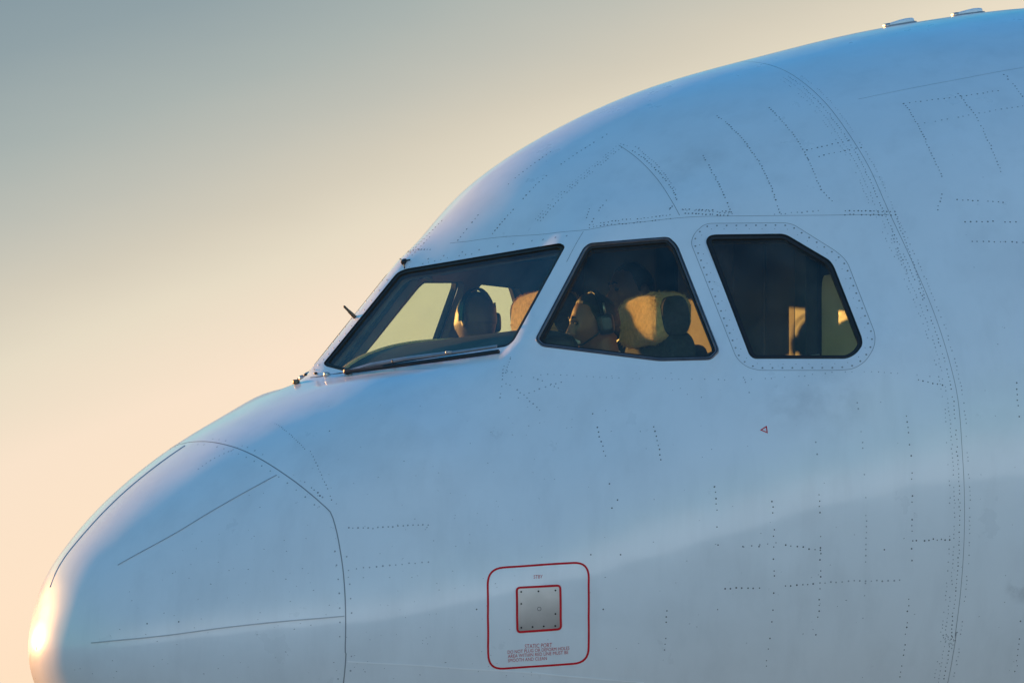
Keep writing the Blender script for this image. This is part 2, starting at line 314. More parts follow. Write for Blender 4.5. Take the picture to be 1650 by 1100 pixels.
def superell(c,r,e1=.5,e2=.5,nu=24,nv=16,R=None,warp=None):
    V=[];F=[]
    f=lambda a,e: math.copysign(abs(a)**e,a)
    for i in range(nv+1):
        th=-math.pi/2+math.pi*i/nv
        for j in range(nu):
            ph=2*math.pi*j/nu
            p=np.array([r[0]*f(math.cos(th),e1)*f(math.cos(ph),e2), r[1]*f(math.cos(th),e1)*f(math.sin(ph),e2), r[2]*f(math.sin(th),e1)])
            if warp: p=warp(p)
            if R is not None: p=R@p
            V.append(np.asarray(c)+p)
    for i in range(nv):
        for j in range(nu): F.append((i*nu+j,i*nu+(j+1)%nu,(i+1)*nu+(j+1)%nu,(i+1)*nu+j))
    return V,F
def boxm(c,s,R=None,b=.0):
    """box with chamfered edges"""
    return superell(c,np.asarray(s)/2,.12 if b==0 else b,.12 if b==0 else b,16,10,R)
def sweep(prof,ax='y',a=-1,b=1):
    """closed polygon of (x,z) extruded along y"""
    n=len(prof); V=[(x,a,z) for x,z in prof]+[(x,b,z) for x,z in prof]
    return V,[(k,(k+1)%n,n+(k+1)%n,n+k) for k in range(n)]+[tuple(range(n-1,-1,-1)),tuple(range(n,2*n))]
def rotm(yaw,pitch,roll=0):
    cy,sy,cp,sp,cr,sr=math.cos(yaw),math.sin(yaw),math.cos(pitch),math.sin(pitch),math.cos(roll),math.sin(roll)
    return np.array([[cy,-sy,0],[sy,cy,0],[0,0,1]])@np.array([[cp,0,sp],[0,1,0],[-sp,0,cp]])@np.array([[1,0,0],[0,cr,-sr],[0,sr,cr]])
MIR=np.array([1,-1,1.])
def flip(F): return [tuple(reversed(f)) for f in F]
def at(px,y): return on_plane([px],np.array([0,y,0.]),np.array([0,-1.,0]))[0]
# ================================================================ ground
gm=mat('apron_concrete',(.20,.127,.068),.85,var=.25,scale=.15)
def ground():
    n=24; R=[0]+[6*1.55**k for k in range(17)]; V=[(0,0,0)];F=[]
    for r in R[1:]:
        for k in range(n): a=2*math.pi*k/n; V.append((r*math.cos(a),r*math.sin(a),0))
    for k in range(n): F.append((0,1+k,1+(k+1)%n))
    for i in range(len(R)-2):
        for k in range(n): F.append((1+i*n+k,1+(i+1)*n+k,1+(i+1)*n+(k+1)%n,1+i*n+(k+1)%n))
    o=mk('ground',np.array(V)+(0,0,-H),F,gm); o['kind']='structure'
ground()
def hills():
    hm=mat('wooded_hills',(.07,.075,.045),.95,var=.4,scale=.01); n=160; V=[];F=[]; r=np.random.default_rng(2); ph=r.uniform(0,6.28,7)
    for k in range(n+1):
        a=math.radians(-10-190*k/n)-PSI; h=34+sum(math.sin(a*(3+4*q)+ph[q])*20/(1+q) for q in range(7)); h=max(6,h)*min(1,k/12,(n-k)/12)
        for rr,z in ((1300,-2),(1430,h*.45),(1560,h),(1750,h*.7),(2100,-2)): V.append((rr*math.cos(a),rr*math.sin(a),z-H))
    for k in range(n):
        for q in range(4): F.append((k*5+q,k*5+q+1,k*5+q+6,k*5+q+5))
    o=mk('hills',V,F,hm,smooth=True); o['kind']='structure'
hills()
# ================================================================ airliner: skin
jet=thing('airliner',(0,0,-H),'white twin-jet airliner nose with its crew behind the cockpit windows','airliner')
def smoothpts(ij,n=8):
    """Catmull-Rom through the given grid points"""
    ij=np.asarray(ij,float); P=np.vstack([2*ij[0]-ij[1],ij,2*ij[-1]-ij[-2]]); out=[]
    for k in range(1,len(P)-2):
        for q in range(n):
            t=q/n; a,b,c,d=P[k-1],P[k],P[k+1],P[k+2]
            out.append(.5*((2*b)+(c-a)*t+(2*a-5*b+4*c-d)*t*t+(3*b-a-3*c+d)*t**3))
    out.append(ij[-1]); return np.array(out)
def resample(ij,step):
    P=SF.pos(ij[:,0],ij[:,1]); s=np.r_[0,np.cumsum(np.linalg.norm(np.diff(P,axis=0),axis=1))]
    n=max(2,int(round(s[-1]/step))+1); q=np.linspace(0,s[-1],n)
    return np.stack([np.interp(q,s,ij[:,0]),np.interp(q,s,ij[:,1])],1)
def side_off(ij,d,closed=False):
    """move a grid polyline sideways by d metres on the surface"""
    ij=np.asarray(ij,float); P=SF.pos(ij[:,0],ij[:,1]); N=SF.nrm(ij[:,0],ij[:,1])
    T=(np.roll(P,-1,0)-np.roll(P,1,0)) if closed else np.gradient(P,axis=0)
    T/=np.linalg.norm(T,axis=1,keepdims=True)+1e-12; B=np.cross(N,T)
    e=.5; a=np.clip(ij[:,0],0,NXG-2); b=np.clip(ij[:,1],0,NVG-2); P0=SF.pos(a,b)
    Ju=(SF.pos(a+e,b)-P0)/e; Jv=(SF.pos(a,b+e)-P0)/e; out=ij.copy()
    for k in range(len(ij)):
        A=np.stack([Ju[k],Jv[k]],1); out[k]+=np.linalg.lstsq(A,B[k]*d,rcond=None)[0]
    out[:,0]=np.clip(out[:,0],0,NXG-1); out[:,1]=np.clip(out[:,1],0,NVG-1)
    return out
def iofx(x): return math.sqrt(x/XMAX)*(NXG-1)
# joints between the skin panels, traced as pixel polylines and laid on the surface
def joint(px,top=False,bottom=False,step=.03):
    ij=SF.hit(px)
    if top: ij=np.vstack([[ij[0,0],0],ij])
    if bottom: ij=np.vstack([ij,[ij[-1,0]+(0),NVG-1]])
    return resample(smoothpts(ij,6),step)
SEAMS=[
 joint([(322,711),(345,712.5),(370,718),(410,734),(450,758),(490,787),(518,811),(532,824),(541,850),(548,885),(553,920),(556,960),(557,1000),(556,1050),(554,1095)],True,True),
 joint([(1260,112),(1290,130),(1330,166),(1365,212),(1400,269),(1430,336),(1465,411),(1500,491),(1528,575),(1543,640),(1550,720),(1554,800),(1553,880),(1547,960),(1538,1030),(1528,1095)],True,True),
 joint([(997,234),(1030,258),(1060,290),(1080,320),(1095,347)]),
 joint([(725,392),(760,388),(820,381),(880,377),(940,371),(1000,361),(1095,351),(1200,348),(1320,347),(1432,346)]),
 joint([(940,373),(928,393),(913,422)]),
 joint([(1383,160),(1450,146),(1550,127),(1648,109)]),
]
SHW=[.0022,.0010,.0011,.0009,.0009,.0008]
def fillet(P,r,n=5):
    P=np.asarray(P,float); out=[]; m=len(P)
    for k in range(m):
        a,b,c=P[k-1],P[k],P[(k+1)%m]; u=a-b; v=c-b; lu,lv=np.linalg.norm(u),np.linalg.norm(v); d=min(r,lu*.45,lv*.45)
        A=b+u/lu*d; B=b+v/lv*d
        for q in range(n+1):
            t=q/n; out.append((1-t)**2*A+2*t*(1-t)*b+t*t*B)
    return np.array(out)
def dens(P,step):
    out=[]
    for a,b in zip(P,np.roll(P,-1,0)):
        k=max(1,int(np.linalg.norm(b-a)/step)); out+=[a+(b-a)*q/k for q in range(k)]
    return np.array(out)
PLATE=[(1113,391),(1119,375.6),(1133,363),(1143,360),(1265,359),(1278,361.6),(1349,406),(1365,421),(1410.5,538.5),(1409,559),(1395,582),(1375,594.5),(1349,596.5),(1222,596.5),(1202,590.7),(1186.5,576.7)]
for w,px in zip(WIN,WPX):
    w['px']=dens(fillet(px,9),9); w['P']=on_plane(w['px'],w['c'],w['n']); w['ij']=SF.hit(w['px'])
    q=w['P']-w['c']; w['uv']=np.stack([q@w['u'],q@w['v']],1)
PLATEIJ=SF.hit(dens(fillet(PLATE,12),10))
def cdt():
    V=[];E=[];  segs=[]
    def loop(ij,closed=True):
        k=len(V); n=len(ij); V.extend([tuple(a) for a in ij]); E.extend([(k+q,k+(q+1)%n) for q in range(n if closed else n-1)])
    for w in WIN: loop(w['ij'])
    loop(side_off(PLATEIJ,.0010,True)); loop(side_off(PLATEIJ,-.0010,True))
    for s,hw in zip(SEAMS,SHW): loop(np.vstack([side_off(s,hw),side_off(s,-hw)[::-1]]))
    con=np.array(V)
    gi=np.unique(np.r_[np.arange(0,60,2),np.arange(60,NXG-1,3),NXG-1]); gj=np.unique(np.r_[np.arange(0,NVG-1,3),NVG-1])
    A,B=np.meshgrid(gi,gj,indexing='ij'); base=np.stack([A.ravel(),B.ravel()],1).astype(float)
    keep=np.ones(len(base),bool)
    for c in con:
        d=np.abs(base-c).max(1); keep&=~((d<.9)&(base[:,0]>0)&(base[:,0]<NXG-1)&(base[:,1]>0)&(base[:,1]<NVG-1))
    V.extend(map(tuple,base[keep]))
    r=delaunay_2d_cdt([Vector(v) for v in V],E,[],0,1e-5)
    ov=np.array([tuple(v) for v in r[0]]); T=np.array([f for f in r[2] if len(f)==3]); cons=set()
    for e,o in zip(r[1],r[4]):
        if o: cons.add((min(e),max(e)))
    return ov,T,cons
OV,TR,CON=cdt()
def regions():
    em={}
    for t,f in enumerate(TR):
        for a,b in ((f[0],f[1]),(f[1],f[2]),(f[2],f[0])):
            e=(min(a,b),max(a,b))
            if e not in CON: em.setdefault(e,[]).append(t)
    par=list(range(len(TR)))
    def fd(a):
        while par[a]!=a: par[a]=par[par[a]]; a=par[a]
        return a
    for l in em.values():
        for q in l[1:]:
            a,b=fd(l[0]),fd(q)
            if a!=b: par[a]=b
    g={}
    for t in range(len(TR)): g.setdefault(fd(t),[]).append(t)
    return list(g.values())
def inpoly(p,poly): return sdist(np.atleast_2d(p),poly)[0]<0
VP=SF.pos(OV[:,0],OV[:,1]); VN=SF.nrm(OV[:,0],OV[:,1])
onmid=(OV[:,1]<1e-6)|(OV[:,1]>NVG-1-1e-6); VN[onmid,1]=0; VN/=np.linalg.norm(VN,axis=1,keepdims=True)
tri=VP[TR]; gn=np.cross(tri[:,1]-tri[:,0],tri[:,2]-tri[:,0]); bad=(gn*VN[TR].mean(1)).sum(1)<0
TR[bad]=TR[bad][:,::-1]; area=np.linalg.norm(gn,axis=1)
def emit(name,ts,m,parent,off=0.0,half='both',kind=None,nsign=1):
    T=TR[ts]; idx,inv=np.unique(T,return_inverse=True); T=inv.reshape(T.shape)
    P=VP[idx]+VN[idx]*off; Nn=VN[idx]*nsign
    if nsign<0: T=T[:,::-1]
    if half=='both':
        V=np.vstack([P,P*MIR]); N=np.vstack([Nn,Nn*MIR]); F=np.vstack([T,T[:,::-1]+len(P)])
    elif half=='mirror': V=P*MIR;N=Nn*MIR;F=T[:,::-1]
    else: V=P;N=Nn;F=T
    return mk(name,V,F,m,parent,N=N,kind=kind)
REG=regions(); solid=[]; seamt=[]
for ts in REG:
    ts=np.array(ts); big=ts[np.argmax(area[ts])]; c=OV[TR[big]].mean(0)
    if any(inpoly(c,w['ij']) for w in WIN): continue
    solid.extend(ts)
    P=SF.pos(c[0],c[1])
    ds=min([sdist(np.array([c]),np.vstack([s,s[::-1]]))[0] for s in SEAMS]+[np.linalg.norm(PLATEIJ-c,axis=1).min()-.5])
    A=area[ts].sum()/2
    if ds<.35 and A<.06: seamt.extend(ts); continue
    if inpoly(c,PLATEIJ):
        for hf in ('port','mirror'): emit('window_surround_plate',ts,'plate',jet,half=hf)
        continue
    touches=onmid[np.unique(TR[ts])].any()
    if c[0]<SEAMS[0][:,0].max() and P[0]<1.0 and A>.3: emit('radome',ts,'radome',jet)
    elif touches: emit('fuselage_panel',ts,'paint',jet)
    elif A>.004:
        for hf in ('port','mirror'): emit('fuselage_panel',ts,'paint',jet,half=hf)
    else: seamt.extend(ts)
emit('panel_joint',np.array(seamt),'seam',jet,off=-.0012,kind='stuff')
# rest of the hull behind the part that was traced
def barrel():
    xs=[6.98,9,12,16,20,24,27,29,31,33,35,36.5,37.4]; n=96; V=[];N=[];F=[]
    ref=section(np.array([[XMAX]]),np.linspace(0,1,n//2+1)[None])[0]; ring=np.vstack([ref,(ref*MIR)[1:-1][::-1]])
    for x in xs:
        t=max(0,(x-26)/11.4); s=1-.93*t**1.35; dz=1.05*t**1.5
        for p in ring: V.append((x,p[1]*s,.7+(p[2]-.7)*s+dz))
    n=len(ring)
    for i in range(len(xs)-1):
        for k in range(n): F.append((i*n+k,(i+1)*n+k,(i+1)*n+(k+1)%n,i*n+(k+1)%n))
    F.append(tuple((len(xs)-1)*n+k for k in range(n)))
    mk('rear_fuselage',V,flip(F),'paint',jet,smooth=True)
barrel()
# ---------------------------------------------------------------- cockpit windows
def inset(uv,d):
    """move a closed outline inwards by d metres"""
    c=uv.mean(0); T=np.roll(uv,-1,0)-np.roll(uv,1,0); T/=np.linalg.norm(T,axis=1,keepdims=True)+1e-12
    n=np.stack([-T[:,1],T[:,0]],1); s=np.sign(((c-uv)*n).sum(1)); return uv+n*s[:,None]*np.broadcast_to(d,(len(uv),))[:,None]
def lift(w,uv,h): return w['c']+uv[:,:1]*w['u']+uv[:,1:]*w['v']+h*w['n']
def rings(loops,close=False):
    n=len(loops[0]); V=np.vstack(loops); F=[]; k=len(loops)
    for i in range(k if close else k-1):
        a=i*n; b=((i+1)%k)*n
        for q in range(n): F.append((a+q,a+(q+1)%n,b+(q+1)%n,b+q))
    return V,F
def slab(A,B):
    n=len(A); V=np.vstack([A,B]); F=[tuple(range(n)),tuple(range(2*n-1,n-1,-1))]+[(q,n+q,n+(q+1)%n,(q+1)%n) for q in range(n)]
    return V,F
def orient(V,F,n):
    V=np.asarray(V); f=F[0]; g=np.cross(V[f[1]]-V[f[0]],V[f[2]]-V[f[0]])
    return F
def two(name,V,F,m,par,**k):
    return [mk(name,V,F,m,par[0],**k),mk(name,np.asarray(V)*MIR,flip(F),m,par[1],**k)]
for wi,w in enumerate(WIN):
    uv=w['uv']; area2=np.sum(uv[:,0]*np.roll(uv[:,1],-1)-np.roll(uv[:,0],-1)*uv[:,1])
    if area2<0: uv=uv[::-1]; w['uv']=uv
    fw=(.0035,.0150,.004)[wi]; sw=(.0145,.0105,.0165)[wi]; fh_=(.001,.0035,-.001)[wi]
    i0=uv; i1=inset(uv,fw); i2=inset(uv,fw+sw); i3=inset(uv,fw+sw*.4)
    # retaining frame: the part; seal and pane are its sub-parts
    Vf,Ff=rings([lift(w,inset(uv,-.0005),-.02),lift(w,i0,-.0005),lift(w,inset(uv,fw*.15),fh_),lift(w,inset(uv,fw*.85),fh_),lift(w,i1,-.002),lift(w,i1,-.03)])
    par=two('cockpit_window',Vf,flip(Ff) if False else Ff,'frame' if wi==1 else 'seal',(jet,jet))
    for p in par: ORG[p.name]=ORG[jet.name]
    if wi==1:    # groove line of the opening side window
        Vg,Fg=rings([lift(w,inset(uv,.0045),fh_+.0006),lift(w,inset(uv,.0075),fh_+.0006)]); two('groove',Vg,Fg,'seal',par)
    Vs,Fs=rings([lift(w,i1,-.004),lift(w,inset(uv,fw+sw*.3),-.0015),lift(w,i2,-.004),lift(w,i2,-.03),lift(w,i1,-.03)],True); two('seal',Vs,Fs,'seal',par)
    Vp,Fp=slab(lift(w,i3,-.009),lift(w,i3,-.021)); two('pane',Vp,Fp,'glass',par)
    # lining of the opening
    Vr,Fr=rings([lift(w,i0,-.028),lift(w,inset(uv,.012),-.031),lift(w,inset(uv,.004),-.060)]); two('reveal',Vr,Fr,'lining',par)
# ---------------------------------------------------------------- cockpit shell inside the skin
solid=np.array(solid); cen=VP[TR[solid]].mean(1)
ins=solid[(cen[:,0]>1.13)&(cen[:,0]<3.3)&(cen[:,2]>.05)]
emit('cockpit_lining',ins,'lining',jet,off=-.060,nsign=-1)
FL=.20
def plan_outline(z,x0,x1,off,n=30):
    xs=np.linspace(x0,x1,n); ys=[]
    for x in xs:
        i=iofx(x); jj=np.linspace(0,NVG-1,400); P=SF.pos(np.full(400,i),jj); up_=P[:200*1]; k=np.argmin(np.abs(P[60:,2]-z))+60; ys.append(-P[k,1]-off)
    return xs,np.array(ys)
xs,ys=plan_outline(FL,1.05,3.3,.04)
poly=[(x,-y) for x,y in zip(xs,ys)]+[(x,y) for x,y in zip(xs[::-1],ys[::-1])]
Vt=[(x,y,FL) for x,y in poly]; Vb=[(x,y,FL-.04) for x,y in poly]
V,F=slab(np.array(Vt),np.array(Vb)); mk('cockpit_floor',V,F,'floor',jet)
def bulkhead(name,x,th,off,m,zlo):
    i=iofx(x); jj=np.linspace(0,NVG-1,240); P=SF.pos(np.full(240,i),jj); Nn=SF.nrm(np.full(240,i),jj); P=P-Nn*off; P=P[P[:,2]>zlo]
    ring=np.vstack([P,(P*MIR)[::-1]]); A=ring.copy(); A[:,0]=x; B=ring.copy(); B[:,0]=x+th; V,F=slab(A,B); return mk(name,V,F,m,jet)
bulkhead('rear_bulkhead',3.02,.05,.055,'bulk',FL-.03)
bulkhead('front_bulkhead',1.06,.03,.03,'dark',-.7)
# ================================================================ cockpit furniture (fixed parts of the aircraft)
def glareshield():
    ny,ntt=41,16; V=[];F=[]
    for a in range(ny):
        y=-.86+1.72*a/(ny-1); xf=1.235+.47*abs(y)**1.05; xa=1.86+.10*abs(y); zf=1.075+.02*abs(y)
        for b in range(ntt):
            t=b/(ntt-1); x=xf+(xa-xf)*t; hgt=.192*(1-math.exp(-3.4*t))/(1-math.exp(-3.4)); hgt*=1-.25*max(0,(abs(y)-.55)/.31)**2
            V.append((x,y,zf+hgt-.035*max(0,(t-.9)/.1)**2))
    for a in range(ny-1):
        for b in range(ntt-1): F.append((a*ntt+b,a*ntt+b+1,(a+1)*ntt+b+1,(a+1)*ntt+b))
    k=len(V); V+=[(v[0],v[1],v[2]-.05) for v in V]
    F+=[tuple(q+k for q in reversed(f)) for f in F]
    for a in range(ny-1):
        for b in (0,ntt-1): F.append((a*ntt+b,(a+1)*ntt+b,(a+1)*ntt+b+k,a*ntt+b+k))
    for b in range(ntt-1):
        for a in (0,ny-1): F.append((a*ntt+b,a*ntt+b+1,a*ntt+b+1+k,a*ntt+b+k))
    g=mk('glareshield',V,F,'dark',jet,smooth=True)
    def hood(y,t):
        xf=1.235+.47*abs(y)**1.05; xa=1.86+.10*abs(y); return (xf+(xa-xf)*t,y,1.075+.02*abs(y)+.192*(1-math.exp(-3.4*t))/(1-math.exp(-3.4))*(1-.25*max(0,(abs(y)-.55)/.31)**2)+.003-.035*max(0,(t-.9)/.1)**2)
    for sy in (-.03,.42):  # added pale tubes that stand in for the sunlit rim of the hood
        V,F=tube([hood(sy,t) for t in np.linspace(.03,.97,24)],.007,6); mk('sunlit_rim_strip',V,F,'fleece',g,smooth=True)
    # pale piping along the aft edge
    P=[(1.865+.10*abs(y),y,1.075+.02*abs(y)+.192*(1-.25*max(0,(abs(y)-.55)/.31)**2)-.03) for y in np.linspace(-.86,.86,40)]
    V,F=tube(P,.008,8); mk('edge_piping',V,F,'belt',g,smooth=True)
glareshield()
MB().add(*sweep([(1.80,1.12),(1.86,1.12),(1.80,.62),(1.72,.62)],a=-.80,b=.80)).build('instrument_panel','panel',jet)
pedb=MB(); pedb.add(*boxm((2.12,0,.52),(.62,.40,.62))); ped=pedb.build('centre_pedestal','panel',jet,smooth=False)
for sy in (-.07,.07): mk('thrust_lever',*tube([(2.05,sy,.82),(2.02,sy,.90),(2.00,sy,.93)],[.012,.012,.02],8),'black',ped,smooth=True)
# overhead panel
V=[];F=[]
prof_=[(2.0,1.66),(2.3,1.80),(2.62,1.93),(2.62,1.99),(2.3,1.87),(2.0,1.72)]
MB().add(*sweep(prof_,a=-.30,b=.30)).build('overhead_panel','panel',jet)
# side consoles
for s in (-1,1):
    MB().add(*boxm((2.34,s*1.13,.55),(.80,.30,.70))).build('side_console','panel',jet)
# door and lockers on the rear wall
def wallbox(name,y0,y1,z0,z1,th,m): return MB().add(*boxm((3.02-th/2,(y0+y1)/2,(z0+z1)/2),(th,y1-y0,z1-z0))).build(name,m,jet)
dr=wallbox('cockpit_door',-.30,.30,FL,1.95,.05,'lining'); mk('handle',*tube([(2.93,.22,1.15),(2.90,.22,1.15),(2.90,.12,1.15)],.012,8),'steel',dr,smooth=True)
for y0,y1 in ((-.90,-.63),(-.62,-.34)): wallbox('locker',y0,y1,.45,1.85,.12,'bulk')
wallbox('circuit_breaker_panel',.40,1.1,.5,1.9,.10,'panel')
# vertical post and stowage beside the aft side windows, window handles, sun visor rails
# door frame beside the port locker, seen through the aft side window
mk('door_frame',*boxm((2.885,-.935,1.05),(.05,.050,1.70)),'bulk',jet); mk('door_frame',*boxm((2.875,-1.035,1.05),(.06,.095,1.70)),'dark',jet)
mk('side_panel',*boxm((2.93,-1.25,.95),(.04,.32,1.08)),'wallpanel',jet)
mk('grab_handle',*tube([(2.86,-1.12,1.05),(2.83,-1.13,1.05),(2.83,-1.16,1.16),(2.86,-1.17,1.16)],.010,8),'belt',jet,smooth=True)
for s in (-1,1):
    P=[lift(WIN[0],inset(WIN[0]['uv'],.02),-.075)[k] for k in range(0,1)]
    mk('visor_rail',*tube([(1.70,s*.10,1.53),(1.84,s*.38,1.56),(2.0,s*.66,1.57)],.011,8),'black',jet,smooth=True)
# ================================================================ seats
def noisev(V,amp,sc,seed=0):
    r=np.random.default_rng(seed); V=np.array(V); k=r.normal(size=(9,3))*sc; ph=r.uniform(0,6.28,9)
    return sum(np.sin(V@kk+p) for kk,p in zip(k,ph))/9*amp*2.2
def pilot_seat(base,hrc,label,hy=.40):
    """base = floor point under the seat; hrc = centre of the headrest"""
    t=thing('pilot_seat',base,label,'seat','crew seats'); x,y,z=base
    sz=z+.40
    MB().add(*boxm((x+.02,y,z+.17),(.34,.34,.34),b=.25)).build('pedestal','panel',t)
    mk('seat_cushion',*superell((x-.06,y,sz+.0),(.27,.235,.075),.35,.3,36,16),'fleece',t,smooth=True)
    L=hrc[2]-.10-(sz); cz=sz+.03+L/2; lean=math.atan2(hrc[0]-(x+.20),L+.1)
    mk('backrest',*superell(((x+.22+hrc[0]+.03)/2,y,cz),(.065,.24,L/2+.02),.35,.3,36,18,rotm(0,lean)),'seatcloth',t,smooth=True)
    # headrest: fat sheepskin cover, open at the ends
    V,F=superell((0,0,0),(.082,hy/2,.105),.62,.28,72,40)
    V=np.array(V); d=V/np.linalg.norm(V,axis=1,keepdims=True); V=V+d*noisev(V,.004,55,3)[:,None]+d*noisev(V,.002,160,4)[:,None]
    V[:,0]-= .018*np.clip(-V[:,2]/.1,-.3,1)
    Rm=rotm(0,-.12); V=V@Rm.T+np.array(hrc)
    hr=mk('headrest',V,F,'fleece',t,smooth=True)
    for s in (-1,1):
        pv=[]; n=28
        for k in range(n):
            a=2*math.pi*k/n; pv.append((.060*abs(math.cos(a))**.75*math.copysign(1,math.cos(a)),0,.080*abs(math.sin(a))**.75*math.copysign(1,math.sin(a))))
        pv=np.array(pv); A=pv@Rm.T+np.array(hrc)+(-.004,s*(hy/2+.009),.004); B=A*1; B[:,1]-=s*.03; Vp,Fp=slab(A,B); mk('end_panel',Vp,Fp,'seatcloth',hr)
    # fleece tufts
    r=np.random.default_rng(5); T=[];TF=[]
    P=np.array(V); c=np.array(hrc)
    for k in r.integers(0,len(P),6500):
        if abs(P[k][1]-c[1])>hy/2-.022: continue
        p=P[k]+r.normal(size=3)*.003; n=(P[k]-c)/np.array([.082**2,(hy/2)**2,.105**2]); n/=np.linalg.norm(n)
        a=n+r.normal(size=3)*.5; a/=np.linalg.norm(a); b=np.cross(a,r.normal(size=3)); b/=np.linalg.norm(b)
        q=len(T); T+=[p-b*.0010,p+b*.0010,p+a*r.uniform(.003,.0075)]; TF.append((q,q+1,q+2))
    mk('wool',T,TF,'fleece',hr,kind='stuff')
    for s in (-1,1): mk('headrest_post',*tube([(hrc[0]+.02,y+s*.08,hrc[2]-.05),(hrc[0]+.02,y+s*.08,hrc[2]-.22)],.011,8),'steel',t,smooth=True)
    for s in (-1,1): mk('armrest',*superell((x-.05,y+s*.28,sz+.22),(.17,.035,.028),.3,.4,20,10),'black',t,smooth=True); mk('armrest_bracket',*tube([(x+.10,y+s*.26,sz+.20),(x+.18,y+s*.22,sz+.16)],.018,8),'panel',t,smooth=True)
    for s in (-1,1):
        P=[(hrc[0]-.06,y+s*.11,hrc[2]-.17),(x+.10,y+s*.12,sz+.28),(x+.06,y+s*.10,sz+.14)]
        mk('shoulder_strap',*tube(P,.016,6),'belt',t,smooth=True)
    return t
FLC=FL
capt_hr=(2.452,-.52,1.335); fo_hr=(2.47,.53,1.425)
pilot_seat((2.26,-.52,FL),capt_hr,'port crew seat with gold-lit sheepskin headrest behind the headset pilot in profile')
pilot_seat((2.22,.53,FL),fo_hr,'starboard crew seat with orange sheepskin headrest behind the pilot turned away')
# ================================================================ crew
def remeshed(parts,voxel,smooth=6,fac=.5):
    V=[];F=[]
    for v,f in parts:
        k=len(V); V+=[tuple(map(float,p)) for p in v]; F+=[tuple(int(a)+k for a in g) for g in f]
    me=bpy.data.meshes.new('tmp'); me.from_pydata(V,[],F); me.update(); o=bpy.data.objects.new('tmp',me); COL.objects.link(o)
    m=o.modifiers.new('r','REMESH'); m.mode='VOXEL'; m.voxel_size=voxel
    s=o.modifiers.new('s','SMOOTH'); s.iterations=smooth; s.factor=fac
    dg=bpy.context.evaluated_depsgraph_get(); ev=o.evaluated_get(dg); em=ev.to_mesh()
    n=len(em.vertices); co=np.zeros(n*3); em.vertices.foreach_get('co',co); FF=[tuple(p.vertices) for p in em.polygons]
    ev.to_mesh_clear(); bpy.data.objects.remove(o); bpy.data.meshes.remove(me)
    return co.reshape(-1,3),FF
FEAT=[(0,-14,.024,5.5,4.5),(0,-7,.017,4,6),(0,2,.010,4,6),(-8,-17,.009,4,3.5),(8,-17,.009,4,3.5),(-15,13,.010,11,4),(15,13,.010,11,4),(-18,4,-.018,8,5),(18,4,-.018,8,5),(-18,3,.008,4,3),(18,3,.008,4,3),
      (-34,-9,.010,12,9),(34,-9,.010,12,9),(0,-28,.012,11,2.8),(0,-36.5,.012,10,3.0),(0,-32,-.006,10,1.8),(0,-43,-.006,14,3),(0,-53,.017,16,7),(-75,-8,-.005,14,14),(75,-8,-.005,14,14)]
def headsurf(nu=96,nv=72,mode='skin'):
    V=[];F=[]
    for i in range(nv+1):
        th=-math.pi/2+math.pi*i/nv
        for j in range(nu):
            ph=2*math.pi*j/nu; d=np.array([-math.cos(th)*math.cos(ph),math.cos(th)*math.sin(ph),math.sin(th)])
            az=math.degrees(math.atan2(d[1],-d[0])); el=math.degrees(th)
            p=d*np.array([.097,.076,.118])
            lo=max(0,-d[2]-.15)
            p[1]*=1-.30*lo; p[0]+= -.012*lo*(1 if d[0]<0 else -1.6)      # narrower jaw, nape set in
            if d[0]>0 and d[2]>-.2: p[0]*=1.05
            if mode=='skin':
                a=0
                for fa,fe,am,sa,se in FEAT:
                    a+=am*math.exp(-.5*(((az-fa)/sa)**2+((el-fe)/se)**2))
                p+=np.array([-1,0,0])*a*max(0,-d[0])+d*a*(1-max(0,-d[0]))*.6
            else:
                # hair cap: proud of the scalp where there is hair, tucked inside the head elsewhere
                line=38+mode['recede']*max(0,1-abs(az)/60) if abs(az)<62 else (38-(abs(az)-62)*1.9 if abs(az)<88 else -12-(abs(az)-88)*.35)
                k=1/(1+math.exp(-(el-line)/2.5)); p=p+d*(-.010+(.010+mode['thick'])*k)
            V.append(p)
    for i in range(nv):
        for j in range(nu): F.append((i*nu+j,(i+1)*nu+j,(i+1)*nu+(j+1)%nu,i*nu+(j+1)%nu))
    return np.array(V),F
HS=headsurf()
def capsule(p,q,r0,r1,n=14):
    p=np.asarray(p,float); q=np.asarray(q,float); d=(q-p)/np.linalg.norm(q-p); P=[];R=[]
    for a in (-.98,-.8,-.5,0): P.append(p+d*r0*a); R.append(r0*math.sqrt(1-a*a))
    for a in (0,.5,.8,.98): P.append(q+d*r1*a); R.append(r1*math.sqrt(1-a*a))
    return tube(P,R,n)
def hand(w,d,upv,s):
    """relaxed hand from the wrist w along d, palm facing -upv, thumb on side s"""
    d,_,_=frame_of(d); upv=upv-(upv@d)*d; upv/=np.linalg.norm(upv); lat=np.cross(d,upv)*s; out=[]
    out.append(capsule(w,w+d*.03,.026,.028)); 
    for k,(o,L) in enumerate(((-.030,.062),(-.010,.074),(.010,.080),(.030,.072))):
        b=w+d*.088+lat*(-o); out.append(capsule(w+d*.02+lat*(-o*.7),b,.014,.011,10))
        m=b+d*L*.5-upv*.010; e=m+d*L*.36-upv*.024; out.append(capsule(b,m,.0098,.009,10)); out.append(capsule(m,e,.009,.0078,10))
    b=w+d*.028+lat*.024; m=b+d*.034+lat*.030-upv*.01; e=m+d*.030+lat*.008-upv*.008
    out.append(capsule(b,m,.013,.011,10)); out.append(capsule(m,e,.0105,.009,10)); return out
